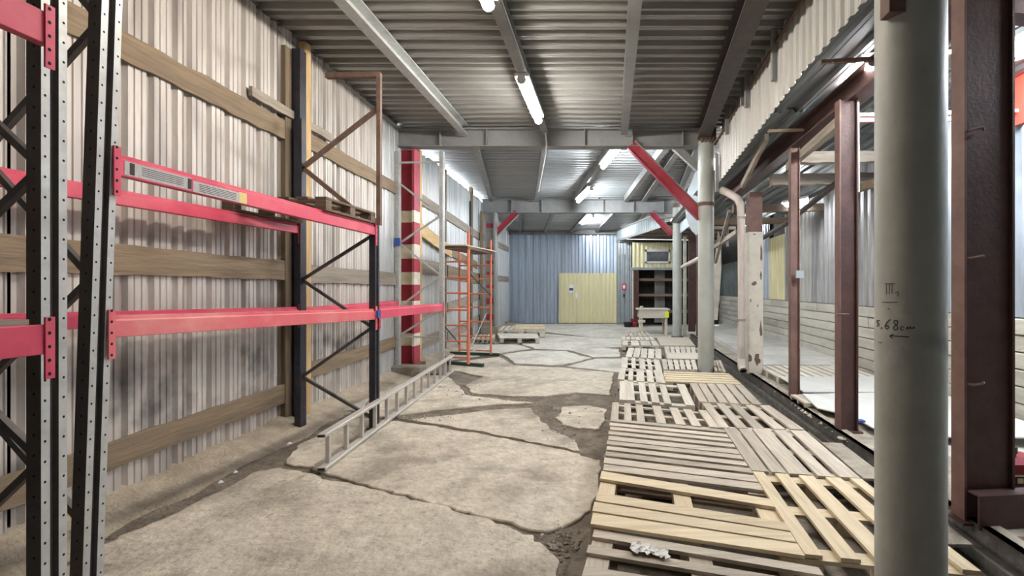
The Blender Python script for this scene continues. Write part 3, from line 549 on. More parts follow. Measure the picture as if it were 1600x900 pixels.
# handwriting on the near pipe
def on_pipe(px, py):
    d = Vector(((px-CX)/F, 1, -(py-CY)/F)); X, Y, r = PN; r += .0012
    a = d.x**2+1; b = -2*(d.x*X+Y); cc = X*X+Y*Y-r*r; t = (-b-math.sqrt(max(0, b*b-4*a*cc)))/(2*a)
    return Vector((d.x*t, t, H+d.z*t))
def strokes(lines, wd, parent, name='handwriting'):
    mb = MB()
    for ln in lines:
        P = []
        for i in range(len(ln)-1):
            n = max(1, int(math.dist(ln[i], ln[i+1])/1.2))
            P += [(ln[i][0]+(ln[i+1][0]-ln[i][0])*k/n, ln[i][1]+(ln[i+1][1]-ln[i][1])*k/n) for k in range(n)]
        P.append(ln[-1])
        vs = []
        for i, p in enumerate(P):
            q = P[min(i+1, len(P)-1)]; s = P[max(i-1, 0)]; dx, dy = q[0]-s[0], q[1]-s[1]; L = math.hypot(dx, dy) or 1
            ox, oy = -dy/L*wd/2, dx/L*wd/2
            vs += [on_pipe(p[0]+ox, p[1]+oy), on_pipe(p[0]-ox, p[1]-oy)]
        mb.add(vs, [(2*i, 2*i+1, 2*i+3, 2*i+2) for i in range(len(P)-1)])
    return mb.build(name, 'ink', parent)
def c4(x, y): return (1360+x/5.63, 420+y/5.63)
S = lambda *p: [c4(*q) for q in p]
strokes([S((80, 455), (58, 455), (60, 478), (75, 485), (72, 500), (55, 503)), S((98, 512), (95, 530)),
         S((175, 445), (145, 470), (128, 505), (135, 525), (155, 528), (160, 508), (145, 497), (132, 508)),
         S((235, 455), (210, 455), (205, 475), (235, 500), (240, 530), (215, 540), (200, 520), (240, 480), (240, 460), (228, 452)),
         S((295, 512), (275, 510), (262, 525), (275, 540), (292, 535)), S((315, 535), (325, 510), (335, 532), (350, 508), (362, 530), (385, 512), (388, 528)),
         S((340, 600), (190, 590), (168, 590)), S((205, 575), (168, 590), (195, 612))], 1.5, near_pipe)
strokes([S((125, 132), (215, 132)), S((140, 135), (140, 225)), S((165, 135), (165, 225)), S((190, 135), (190, 220)), S((215, 215), (240, 200), (250, 215), (235, 240)), S((98, 293), (240, 293)), S((150, 350), (170, 355)), S((65, 640), (90, 655), (105, 640))], .9, near_pipe, 'pencil_marks')
# maroon frame columns along the side aisle
def hcol(label, Y, xa, xb, dp, z0, z1, m='maroon', m_lit='maroon_light', name='steel_column'):
    t = thing(name, label, 'column', (xa, Y, z0))
    MB().box(xa, xa+.014, Y-dp/2, Y+dp/2, z0, z1).build('flange', m_lit, t); MB().box(xb-.014, xb, Y-dp/2, Y+dp/2, z0, z1).build('flange', m, t)  # left flange paler than the web: lamp light put into its colour
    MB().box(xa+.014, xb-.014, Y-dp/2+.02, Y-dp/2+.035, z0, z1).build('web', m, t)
    MB().box(xa-.03, xb+.03, Y-dp/2-.03, Y+dp/2+.03, z0, z0+.014).build('base_plate', m, t)
    return t
LZ = .10
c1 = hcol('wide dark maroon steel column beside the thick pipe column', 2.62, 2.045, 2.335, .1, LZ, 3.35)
for py in (205, 403, 600):
    p = at(1523, py, 2.575); MB().tube([p+Vector((-.04, 0, 0)), p+Vector((-.03, -.03, 0)), p+Vector((.02, -.035, .01)), p+Vector((.05, 0, .01))], .008, 6).build('loop', 'maroon_light', c1)
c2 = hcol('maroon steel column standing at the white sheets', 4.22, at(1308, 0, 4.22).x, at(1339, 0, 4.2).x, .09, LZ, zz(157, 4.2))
MB().tube([at(1341, 160, 4.15), at(1342, 300, 4.15)], .008, 6).build('white_conduit', 'white_pvc', c2)  # thin white strip along the column's right edge
p = at(1306, 492, 4.1); MB().tube([p, p+Vector((.03, -.03, .01)), p+Vector((.10, -.03, .01)), p+Vector((.11, .05, 0))], .007, 6).build('loop', 'rust', c2)
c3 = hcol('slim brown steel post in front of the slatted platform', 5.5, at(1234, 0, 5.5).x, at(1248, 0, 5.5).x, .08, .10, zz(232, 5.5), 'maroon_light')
p = at(1246, 428, 5.4); MB().box(p.x-.02, p.x+.07, p.y-.02, p.y, p.z-.05, p.z+.04).build('cleat', 'torn_sheet', c3)
c4_ = thing('cream_column', 'peeling cream column with a bare rusty top beside the white downpipe', 'column', (at(1180, 0, 7.1).x, 7.1, .2))
xa, xb = at(1168, 0, 7.05).x, at(1191, 0, 7.05).x
MB().box(xa, xb, 7.0, 7.22, .1, zz(362, 7.0)).build('painted_shaft', 'cream_paint', c4_, bevel=.008); MB().box(xa+.02, xb-.01, 7.01, 7.2, zz(362, 7.0), zz(300, 7.0)).build('bare_shaft', 'maroon_light', c4_)
# peeled flakes
for (px, py, w_, h_) in ((1189.5, 395, 2.6, 22), (1189, 430, 3, 14), (1189, 515, 4, 24), (1178, 443, 7, 7), (1179, 366, 5, 2), (1172, 560, 6, 14), (1183, 562, 9, 16), (1173, 470, 2, 5), (1184, 478, 2, 4)):
    q = at(px, py, 6.997); rr_ = [random.uniform(.55, 1.15) for _ in range(12)]; o_ = [(q.x+w_*.006*rr_[k_]*math.cos(k_*math.pi/6), q.z+h_*.006*rr_[k_]*math.sin(k_*math.pi/6)) for k_ in range(12)]; MB().hexa([(x_, 6.9995, z_) for x_, z_ in o_], [(x_, 6.996, z_) for x_, z_ in o_]).build('peeled_patch', 'rust', c4_)
dp = thing('downpipe', 'whitish downpipe bending out from the eaves beside the cream column', 'pipe', at(1158, 578, 6.9))
MB().tube([at(1128, 297, 7.3), at(1137, 301, 7.2), at(1146, 306, 7.05), at(1153, 311, 6.95), at(1157, 320, 6.9), at(1158, 345, 6.9), at(1158, 560, 6.9), at(1159, 574, 6.86), at(1161, 579, 6.8)], .06, 18).build('pipe', 'pink_pipe', dp, smooth=True)
q = at(1161.4, 579.6, 6.77); MB().tube([q, q+Vector((.0, -.004, -.004))], .05, 16).build('mouth', 'hole', dp)
for py in (340, 500): q = at(1158, py, 6.9); MB().tube([q+Vector((0, 0, -.015)), q+Vector((0, 0, .015))], .066, 18).build('collar', 'steel_paint', dp); 
# ------------------------------------------------------------------ fascia of the main roof on the right
fa = empty_struct('wall_right_upper', 'hanging strip of pale corrugated sheets below the main roof', 'wall')
FX = lambda Y: 1.80+.012*(Y-4)
Y = -2.6; k = 0
while Y < 7.3:
    y1 = min(Y+1.1, 7.62)
    zb = lambda q, Y=Y: H+1.985-.075*max(0, Y+q-4.1)
    corr((FX(Y), Y), (FX(y1), y1), zb, 0, (-1, 0), depth=.022, period=.14, ztop=lambda q, Y=Y: H+2.62-.055*max(0, Y+q-4.0)).build('lower_sheet', 'fascia', fa, solid=.002)
    corr((FX(Y)+.05, Y), (FX(y1)+.05, y1), H+2.3, 0, (-1, 0), depth=.02, period=.14, ztop=lambda q, Y=Y: H+2.93-.04*max(0, Y+q-4.0)+.04*noise.noise(Vector((Y+q, 0, 0)))).build('upper_sheet', 'fascia', fa, solid=.002)
    Y = y1+.01
MB().bar((FX(-2)-.03, -2, H+2.63), (FX(4)-.03, 4, H+2.63), .03, .03).build('lap_strip', 'rust', fa); MB().bar((FX(4)-.03, 4, H+2.63), (FX(7.6)-.03, 7.6, H+2.43), .03, .03).build('lap_strip', 'rust', fa)
for px, y0, y1 in ((1209, 25, 126), (1167, 105, 168), (1160, 113, 165), (1136, 165, 210), (1120, 240, 300)):
    Yb = 1.76*F/(px-CX); a, b = at(px, y1, Yb), at(px, y0, Yb); MB().bar((a.x, Yb, a.z), (a.x, Yb, min(b.z, 4.2)), .05, .05, up=(0, 1, 0)).build('hanger', 'steel_paint', fa)
# torn sheets behind the first pipe column
tn = thing('torn_sheet', 'torn pale metal sheet hanging behind the first pipe column', 'sheet', at(1085, 330, 9.5))
P = [at(x, y, 9.6-(1095-x)*-.004) for x, y in ((1095, 262), (1086, 275), (1075, 295), (1070, 320), (1072, 340), (1080, 360), (1088, 368), (1100, 350), (1108, 340), (1108, 262))]
MB().add(P, [tuple(range(len(P)))]).build('sheet_piece', 'torn_sheet', tn, solid=.006)
P = [at(x, y, 9.7) for x, y in ((1088, 265), (1078, 290), (1080, 308), (1094, 295), (1098, 268))]
MB().add(P, [tuple(range(len(P)))]).build('bent_flap', 'wall_sheet_far', tn, solid=.006)
tag(corr((xr(1.86, 9.6), 9.7), (xr(1.72, 13), 13.1), 3.05, 4.1, (-1, 0), depth=.02, period=.15).build('hanging_sheet', 'torn_sheet', solid=.003), 'pale corrugated sheets hanging between the two far pipe columns', 'sheet')
# ------------------------------------------------------------------ side aisle: lean-to roof, girder, wall, platform
lean = empty_struct('ceiling_side', 'low dark lean-to roof of ribbed sheets over the side aisle', 'ceiling')
RL = 3.52
k = 0
x = 1.815
MB().add([(1.83, -2.9, 3.60), (1.9, 13.4, 3.48), (4.6, 13.4, 3.52), (4.6, -2.9, 3.64)], [(0, 1, 2, 3)]).build('roof_boarding', 'wood_dark_y', lean, solid=.02)  # added cover above the sheets, blocks sky light at their joints
while x < 4.5:
    w_ = .72; zo = .006*(k % 2)
    for (ya, yb, dz) in ((-2.8, 5.2, .0), (5.15, 13.4, -.12)):
        mb = corr_flat((x, ya, RL+zo+(.02 if ya < 0 else -.02)), (x+.03, yb, RL+zo+dz), (1, 0, .02), w_+.02, depth=.04, period=.24); mb.build('roof_sheet', 'dark_roof', lean, solid=.002)
    x += w_; k += 1
girY = [(-1.5, 2.20), (9.5, 2.42)]
gt = thing('eaves_girder', 'dark maroon steel girder carried by the side aisle columns', 'girder', (2.2, 4, 3.24))
for z0, z1, wd in ((3.24, 3.258, .16), (3.44, 3.455, .16), (3.25, 3.45, .014)):
    MB().bar((2.22, -2, (z0+z1)/2), (2.40, 9.0, (z0+z1)/2-.06), wd, z1-z0).build('web' if wd < .1 else 'flange', 'maroon', gt)
tb = []
for Yb, zc, hh, lab in ((5.9, 3.14, .14, 'weathered timber beam crossing the side aisle roof behind the slim post'), (6.6, 3.02, .16, 'lower weathered timber beam crossing the side aisle'), (8.6, 2.95, .14, 'dark timber beam in the side aisle near the lit lamp'), (10.5, 2.98, .14, 'dark timber beam far down the side aisle')):
    rough_board((2.38, Yb, zc), (4.25, Yb+.12, zc+.06), hh, .12, 'plank_grey_x' if Yb < 8 else 'wood_dark_x', None, name='timber_beam', nrm=(0, -1, 0), jit=.01)
    tag(bpy.data.objects[sorted([o.name for o in bpy.data.objects if o.name.startswith('timber_beam')])[-1]], lab, 'beam')
tag(MB().bar(at(1312, 305, 4.35), at(1400, 274, 4.0), .05, .07).build('wooden_rail', 'plank_x'), 'wooden rail running from the maroon column to the thick pipe', 'rail')
tag(MB().bar(at(1232, 260, 6.0), at(1318, 185, 4.3), .07, .10).build('sloping_plank', 'plank_grey_y'), 'sloping grey plank under the maroon eaves girder', 'plank')
tag(MB().bar(at(1160, 290, 7.0), at(1198, 214, 5.6), .05, .09).build('eaves_rail', 'plank_grey_y'), 'pale eaves timber under the hanging fascia', 'plank')
for (a, b, Y_, lab) in (((1200, 205), (1256, 203), 5.2, 'thin pale bar between fascia and girder, farther one'), ((1282, 97), (1368, 92), 3.75, 'thin rusty bar between fascia and girder, nearer one')):
    tag(MB().bar(at(*a, Y_), at(*b, Y_), .03, .03).build('tie_bar', 'plank_x' if Y_ > 5 else 'rust'), lab, 'bar')
tag(MB().bar(at(1339, 188, 4.26), (4.0, 4.4, 3.12), .03, .04).build('red_tie', 'red_beam_faded'), 'faded red tie bar beside the maroon column top', 'bar')
tag(MB().bar(at(1339, 180, 4.24), (4.0, 4.35, 3.17), .03, .03).build('white_tie', 'white_pvc'), 'white tie bar beside the maroon column top', 'bar')
tag(MB().tube([at(1188, 374, 8.6), at(1228, 350, 8.0), at(1310, 284, 6.4)], .045, 10).build('sloping_pipe', 'galv_dark'), 'dark pipe sloping up behind the slim brown post', 'pipe')
tag(MB().tube([at(1066, 417, 12.8), at(1098, 401, 9.)], .05, 10).build('rail_pipe', 'pink_pipe'), 'pale pipe between the two far pipe columns', 'pipe')
tag(MB().bar(at(1070, 523, 13.8), at(1070, 370, 13.8), .09, .09, up=(0, 1, 0)).build('cream_stud', 'cream_paint'), 'thin cream stud right of the farthest pipe column', 'stud')
tag(MB().box(at(1076, 0, 13.9).x, at(1086, 0, 13.9).x, 13.85, 14.0, .1, zz(330, 13.9)).build('gate_post', 'maroon'), 'maroon gate post right of the cream stud', 'post')
tag(MB().box(at(1088, 0, 12.4).x, at(1094, 0, 12.4).x, 12.3, 12.45, .1, zz(350, 12.4)).build('gate_post', 'maroon'), 'slim maroon gate post beside the first pipe column', 'post')
tag(MB().bar(at(1118, 410, 11), at(1140, 330, 9), .06, .06).build('roof_strut', 'plank_grey_y'), 'sloping strut under the sagging far eaves', 'strut')
tag(MB().bar(at(1118, 385, 10.5), at(1152, 362, 9.2), .07, .09).build('roof_strut', 'plank_grey_y'), 'thick weathered strut behind the white downpipe', 'strut')
tag(MB().tube([at(1137, 385, 11), at(1137, 322, 11)], .03, 8).build('hanging_rod', 'steel_paint'), 'pale rod hanging from the far eaves', 'rod')
tag(MB().bar((2.1, 2.80, 3.26), (4.3, 2.95, 3.12), .12, .16).build('cross_beam', 'maroon'), 'maroon cross beam above the red canister', 'beam')
# right wall: concrete courses below, sheets above
WX = lambda Y: 3.98+.03*(Y-4)
wr = empty_struct('wall_right', 'side wall with board-marked concrete below and patched metal sheets above', 'wall')
nc = 7
for i in range(nc):
    z0, z1 = .0+i*1.16/nc, (i+1)*1.16/nc-.012
    Y = -2.8+random.uniform(-.5, 0); 
    while Y < 17.6:
        L_ = random.uniform(2.2, 3.4); y1 = min(Y+L_, 17.8); o_ = random.uniform(-.012, .012)
        MB().prism([(WX(Y)+o_, Y), (WX(Y)+.2, Y), (WX(y1)+.2, y1-.01), (WX(y1)+o_, y1-.01)], z0, z1).build('concrete_course', 'block_wall', wr, bevel=.008)
        Y = y1
MB().prism([(WX(-3)+.05, -3), (WX(-3)+.18, -3), (WX(17.8)+.18, 17.8), (WX(17.8)+.05, 17.8)], 0, 1.15).build('mortar_core', 'ledge', wr)
def wseg(pxa, pxb): return (WX(8)*0+1, )
def yw(px):                                # depth where the right wall shows at image column px
    u = (px-CX)/F; return (3.98-.12)/(u-.03)
Y = -2.8; k = 0
cols = [(1116, 1152, 'mould_panel', 2.35), (1153, 1199, 'blue_sheet', 3.35), (1200, 1223, 'yellow_sheet', 2.75), (1223, 1243, 'grey_sheet', 3.2), (1243, 1266, 'fascia', 3.3), (1266, 1306, 'grey_sheet', 3.3), (1306, 1372, 'grey_sheet', 3.45), (1372, 1480, 'blue_sheet', 3.5), (1480, 1640, 'blue_sheet', 3.5)]
for a, b, m, zt in cols:
    ya, yb = yw(b), yw(a)
    mb = corr((WX(ya)+.06, ya), (WX(yb)+.06, yb), 1.16, zt, (-1, 0), depth=.03, period=.2)
    mb.build('metal_sheet', m, wr, solid=.002)
corr((WX(-2.8)+.06, -2.8), (WX(yw(1640))+.06, yw(1640)), 1.16, 3.5, (-1, 0), depth=.03, period=.2).build('metal_sheet', 'blue_sheet', wr, solid=.002)
corr((WX(15)+.12, yw(1116)), (WX(18)+.12, 17.8), 1.16, 3.4, (-1, 0), depth=.03, period=.2).build('metal_sheet', 'grey_sheet', wr, solid=.002)
MB().box(3.35, 5.2, 17.82, 17.9, 0, 3.6).build('end_panel', 'dark_inside', wr)
MB().prism([(WX(-3)+.13, -3), (WX(-3)+.18, -3), (WX(17.8)+.18, 17.8), (WX(17.8)+.13, 17.8)], 1.15, 3.42).build('backing_sheet', 'dark_inside', wr)
ya = yw(1640); tag(MB().box(WX(4)-.01, WX(4)+.01, ya-.4, yw(1582), zz(198, 4.4), zz(100, 4.4)).build('banner', 'banner'), 'bright red banner high on the side wall at the edge of the picture', 'banner')
tag(MB().add([at(x, y, 12.8) for x, y in ((1110, 500), (1114, 430), (1118, 395), (1122, 360), (1126, 372), (1127, 420), (1124, 465), (1121, 500))], [tuple(range(8))]).build('tarpaulin', 'cream_paint', solid=.02), 'narrow cream tarpaulin hanging right of the first pipe column', 'tarpaulin')
# platform, ledge, curb, trench
tr = MB().prism([(1.70, -2.6), (2.0, -2.6), (xr(2.06, 4), 4), (xr(2.04, 13), 13.), (xr(1.74, 13), 13.), (1.78, 4)], -.058, -.045).build('trench_bed', 'trench')
tag(tr, 'dark dirty trench bed along the curb', 'trench', kind='structure')
curb = thing('curb_rail', 'long rusty steel curb rail along the trench', 'curb', (2.0, 4, 0))
MB().prof((1.93, -2.4, 0), (xr(1.98, 13), 13, 0), [(0, -.05), (.05, -.05), (.05, .125), (0, .125)]).build('web', 'trench', curb)
MB().prof((1.93, -2.4, 0), (xr(1.98, 13), 13, 0), [(0, .11), (.11, .11), (.11, .125), (0, .125)]).build('flange', 'ledge', curb)
MB().prof((1.86, -2.4, 0), (xr(1.91, 13), 13, 0), [(0, -.05), (.06, -.05), (.06, .02), (0, .02)]).build('lower_rail', 'trench', curb)
le = MB().prism([(2.02, -2.4), (2.7, -2.4), (2.75, 4.5), (2.5, 6.3), (2.42, 6.32), (xr(2.30, 7.2), 7.2), (xr(2.42, 7.5), 7.5), (xr(2.45, 13), 13.), (xr(2.07, 13), 13.)], -.05, .10).build('floor_ledge', 'ledge')
tag(le, 'rough concrete ledge carrying the maroon columns', 'ledge', kind='structure')
def reg2(): y = random.uniform(3.9, 6.6); return (xr(2.08, y)+random.random()*.14, y, .10)
tag(pebbles(150, reg2, .01, .05, '', '').build('ledge_rubble', 'stone'), 'crumbs of rubble lying on the ledge beside the curb', 'rubble', kind='stuff')
pf = MB().prism([(xr(2.40, 7.3), 7.35), (4.3, 7.35), (4.45, 16.8), (xr(2.4, 13), 13.), (xr(2.4, 10), 10)], -.05, .19).build('floor_platform', 'platform')
tag(pf, 'raised pale concrete platform of the side aisle', 'platform', kind='structure')
pf2 = MB().prism([(2.6, -2.6), (4.3, -2.6), (4.3, 6.32), (2.66, 6.32)], -.05, .09).build('floor_side', 'platform')
tag(pf2, 'pale concrete floor of the side aisle near the camera', 'floor', kind='structure')
# ------------------------------------------------------------------ pallets
def pallet(label, quad, slats, along='v', m='wood_grey', z=.14, group='pallets laid as a walkway', zb=0., world=None, low=True, jit=.004, strv=((0, .1), (.45, .55), (.9, 1)), name='wooden_pallet'):
    Q = world or [gr(*p, z) for p in quad]
    A, B, C, D = [Vector((q[0], q[1], 0)) for q in Q]
    def P(u, v): return (A.lerp(B, u)).lerp(D.lerp(C, u), v)
    c = P(.5, .5); t = thing(name, label, 'pallet', (c.x, c.y, zb), group)
    ax, cr = ('y', 'x') if along == 'v' else ('x', 'y')
    def R(u0, u1, v0, v1):
        return [P(u0, v0), P(u1, v0), P(u1, v1), P(u0, v1)]
    def W(s0, s1, l0, l1): return R(s0, s1, l0, l1) if along == 'v' else R(l0, l1, s0, s1)
    for (s0, s1) in slats:
        q = W(s0, s1, random.uniform(-.006, .006), 1+random.uniform(-.006, .006)); dz = random.uniform(-jit, 0); tw = random.uniform(-jit, jit)*.5
        top = [(p.x, p.y, z+dz+(tw if i < 2 else -tw)) for i, p in enumerate(q)]; bot = [(x, y, zz_-.019) for x, y, zz_ in top]
        MB().hexa(bot, top).build('slat', m+'_'+ax, t)
    for (a, b) in strv:
        MB().prism(W(0, 1, a, b), z-.043, z-.024).build('stringer', m+'_'+cr, t)
        for s in ((.0, .11), (.445, .555), (.89, 1.)): MB().prism(W(s[0], s[1], a, b), zb+(.02 if low else 0), z-.044).build('block', m+'_'+cr, t)
    if low:
        for s in ((.0, .1), (.45, .55), (.9, 1.)): MB().prism(W(s[0], s[1], 0, 1), zb+.0, zb+.019).build('bottom_board', 'wood_dark_'+ax, t)
    return t
def fr(xs, a, b): return [((p-a)/(b-a), (q-a)/(b-a)) for p, q in xs]
def even(n, fill=.7): w_ = 1/(n-1+fill) ; return [(i*w_, i*w_+w_*fill) for i in range(n)]
# left run, near to far
pallet('grey open pallet nearest the camera, cut by the picture edge', [(929, 826), (1281, 886), (1345, 975), (905, 905)], [(0, .16), (.35, .50), (.76, .92)], 'u', 'wood_grey', z=.125)
t2 = pallet('fresh yellow pallet with two dark gaps and close slats', [(940, 739), (1206, 783), (1258, 868), (923, 818)], [(-.05, .13), (.44, .60), (.63, .79), (.82, 1.0)], 'u', 'wood_light', z=.15, jit=.001)
pallet('grey pallet with ten narrow crosswise slats', [(955, 654), (1131, 671), (1198, 769), (941, 736)], [(i/10, i/10+(.082 if i in (4, 8, 9) else .064)) for i in range(10)], 'u', 'wood_grey', jit=.002)
pallet('pallet with seven spaced lengthwise slats behind the ten-slat one', [(957, 628), (1104, 641), (1124, 668), (954, 654)], fr([(957, 968), (976.5, 987), (995, 1006), (1022, 1035), (1048, 1061), (1069, 1081.5), (1092, 1104)], 957, 1104), 'v', 'wood_grey')
pallet('pallet with one slat missing, blocks showing in the gap', [(968, 595), (1070, 600), (1086, 633), (967.5, 624)], fr([(968.5, 979), (979.3, 990), (998, 1008), (1013.5, 1024), (1030, 1039.5), (1058, 1070)], 968, 1070), 'v', 'wood_pale')
pallet('pale five-slat pallet overhanging the walkway edge', [(969, 574), (1034, 579), (1040, 598), (965, 592)], fr([(968.5, 978), (983, 990), (995, 1006), (1010, 1019), (1022, 1034)], 968.5, 1034), 'v', 'wood_pale', z=.16)
pallet('pale narrow-gapped pallet behind the overhanging one', [(972, 558), (1030, 562), (1035, 579), (971, 573.6)], fr([(972, 981), (987, 993), (999, 1007), (1011, 1017), (1021, 1030)], 972, 1030), 'v', 'wood_pale')
pallet('pale pallet with close bright slats, a grey block at its right corner', [(982, 543), (1033, 545), (1034, 560), (977.5, 557)], even(5, .86), 'v', 'wood_pale', z=.15)
pallet('small four-slat pallet far down the walkway', [(973, 531.5), (1025, 532.5), (1030, 540), (972, 539)], fr([(973, 981), (986, 997), (1000, 1014), (1017, 1025)], 973, 1025), 'v', 'wood_pale')
pallet('far pallet with seven short slats behind the four-slat one', [(972, 525.6), (1018, 526), (1024, 531), (971, 530.5)], even(7, .8), 'v', 'wood_pale')
pallet('far grey pallet next to last of the walkway', [(977, 520), (1012, 520), (1019, 525), (977, 525)], even(6, .75), 'v', 'wood_grey')
pallet('farthest grey pallet before the workbench', [(981, 516), (1008, 516), (1012, 519.5), (980, 519.5)], even(6, .75), 'v', 'wood_grey')
# right run
pallet('yellow pallet with wide lengthwise slats behind the thick pipe column', [(1176, 736), (1346, 748), (1535, 893), (1258, 866)], fr([(1176, 1194), (1212, 1232), (1249, 1272), (1291, 1314), (1329, 1346)], 1176, 1346), 'v', 'wood_light', z=.15, jit=.002)
pallet('grey pallet of broad weathered planks', [(1131, 668.5), (1258, 672.5), (1345, 747), (1175, 735)], fr([(1131, 1151), (1155, 1173), (1176, 1202), (1209, 1227), (1235, 1258)], 1131, 1258), 'v', 'wood_grey', z=.145)
pallet('five-slat pallet beside the trench, next to the broad planks', [(1097, 629), (1202, 633), (1257, 671), (1124, 667)], fr([(1097, 1110), (1120, 1132.5), (1141, 1154), (1165, 1179), (1186, 1202)], 1097, 1202), 'v', 'wood_grey')
pallet('six-slat pallet with close boards beside the trench', [(1078, 598), (1161, 601), (1192, 632), (1093, 627)], fr([(1078, 1089), (1091, 1102), (1105, 1116.5), (1119, 1131), (1134, 1145), (1148, 1160)], 1078, 1161), 'v', 'wood_grey', z=.15)
pallet('fresh pallet with five long crosswise slats in front of the pipe column', [(1036, 579.5), (1138, 583), (1159, 600), (1040, 595.5)], even(5, .72), 'u', 'wood_light', z=.15)
pallet('pallet of six slats left of the first pipe column', [(1034, 561), (1086, 562), (1090, 577), (1037, 577)], even(6, .74), 'v', 'wood_pale')
pallet('narrow broken pallet right of the first pipe column', [(1113, 562), (1126, 562.5), (1134, 580), (1117, 579)], even(3, .74), 'v', 'wood_grey')
pallet('pallet with a plywood offcut along its near side', [(1038, 541), (1092, 542), (1094, 560), (1042, 560)], fr([(1038, 1045), (1047, 1053), (1055, 1061), (1063, 1070), (1072, 1078), (1080, 1086)], 1038, 1092), 'v', 'wood_pale')
def sheet(label, quad, z0, z1, m, name='plywood_sheet', cat='plywood'):
    W = [gr(*p, z1) for p in quad]; return tag(MB().prism(W, z0, z1).build(name, m, bevel=.002), label, cat)
sheet('plywood offcut lying on the pallet left of the pipe column', [(1041, 551), (1091, 552), (1093, 561), (1044, 560)], .142, .156, 'wood_pale_x')
sheet('wide grey plywood sheet beside the four-slat pallet', [(1026, 527), (1076, 527), (1086, 540), (1032, 540)], .0, .06, 'wood_grey_x')
sheet('dusty grey board bridging the trench beside the broad planks', [(1262, 673), (1285, 691), (1315, 692), (1372, 735), (1372, 748), (1349, 747)], .09, .11, 'ledge', 'bridging_board', 'board')
sheet('dusty slab filling the trench behind the thick pipe column', [(1316, 695), (1380, 742), (1520, 850), (1470, 850)], .05, .07, 'ledge', 'bridging_board', 'board')
# crumpled film on the nearest pallets
fm = MB(); n = 14; vs = []
c0, c1 = gr(985, 846, .16), gr(1045, 858, .16)
for i in range(n+1):
    for j in range(6):
        p = c0.lerp(c1, i/n); vs.append((p.x+random.uniform(-.008, .008), p.y-.045+.09*j/5+random.uniform(-.012, .012), .137+random.uniform(-.004, .010)))
fm.add(vs, [(i*6+j, i*6+j+1, (i+1)*6+j+1, (i+1)*6+j) for i in range(n) for j in range(5)])
tag(fm.build('plastic_film', 'film'), 'crumpled clear plastic film caught on the nearest grey pallet', 'film')
# side-aisle platform pallets and white sheets
pallet('pallet deck with dark gaps on the side platform', None, even(11, .74), 'v', 'wood_pale', z=.19, zb=-.05, low=False, group='pallets on the side platform', world=[(2.42, 7.3, 0), (3.85, 7.3, 0), (3.85, 6.35, 0), (2.42, 6.35, 0)])
pallet('worn pallet stub under the white sheets by the slim post', None, even(3, .8), 'v', 'wood_grey', z=.18, zb=.10, low=False, group='pallets on the side platform', world=[(2.18, 5.35, 0), (2.42, 5.35, 0), (2.42, 4.95, 0), (2.18, 4.95, 0)])
def tilt(label, pts, m='white_sheet', th=.012):
    return tag(MB().hexa([(x, y, z-th) for x, y, z in pts], pts).build('white_board', m), label, 'board')
tilt('big dirty white board laid over the side aisle floor behind the maroon column', [(2.44, 3.90, .16), (3.9, 3.75, .20), (3.92, 5.35, .21), (2.30, 5.30, .20), (2.22, 4.75, .18), (2.44, 4.5, .17)])
b2 = tilt('farther white board between the slim post and the pallet deck', [(2.36, 5.4, .20), (3.92, 5.38, .205), (3.9, 6.33, .20), (2.42, 6.33, .20)])
q = gr(1344, 657, .175); tag(MB().box(q.x-.035, q.x+.035, q.y-.03, q.y+.03, .163, .180).build('blue_tag', 'blue_plastic'), 'small blue tag lying on the white board', 'tag')
MBs = MB(); MBs.box(2.6, 3.8, 4.0, 4.1, .09, .155).box(2.6, 3.8, 5.1, 5.2, .09, .185)
tag(MB().box(2.55, 3.8, 4.15, 4.25, .09, .150).build('support_batten', 'wood_dark_x'), 'dark batten under the big white board', 'batten')
# left far stack
S1 = pallet('light pallet standing before the stack at the foot of the end wall', None, even(5, .85), 'u', 'wood_pale', z=.15, group='pallets near the end wall', world=[at(777, 0, 12.9), at(839, 0, 12.9), at(843, 0, 11.7), at(781, 0, 11.7)])
pallet('pallet of slanting slats under the plywood sheets', None, even(9, .55), 'v', 'wood_pale', z=.22, group='pallets near the end wall', world=[at(786, 0, 14.6), at(852, 0, 14.6), at(851, 0, 13.1), at(779, 0, 13.1)])
pallet('small slatted pallet beside the scaffold tower', None, even(5, .6), 'v', 'wood_grey', z=.15, group='pallets near the end wall', world=[at(742, 0, 12.6), at(774, 0, 12.6), at(772, 0, 11.6), at(737, 0, 11.6)])
tag(MB().prism([at(806, 0, 14.5), at(849, 0, 14.5), at(851, 0, 13.2), at(803, 0, 13.2)], .222, .26).build('plywood_sheet', 'wood_light_x', bevel=.003), 'pale plywood sheets lying on the far pallet stack', 'plywood')
tag(MB().prism([at(806, 0, 14.4), at(849, 0, 14.4), at(851, 0, 13.6), at(804, 0, 13.6)], .262, .285).build('plywood_sheet', 'wood_light_x', bevel=.003), 'topmost pale plywood sheet on the far pallet stack', 'plywood')
tag(MB().box(at(752, 0, 12.9).x, at(778, 0, 12.9).x, 12.85, 13.0, 0, .33).build('grey_crate_board', 'plank_grey_x'), 'grey wooden crate side leaning behind the small slatted pallet', 'crate')
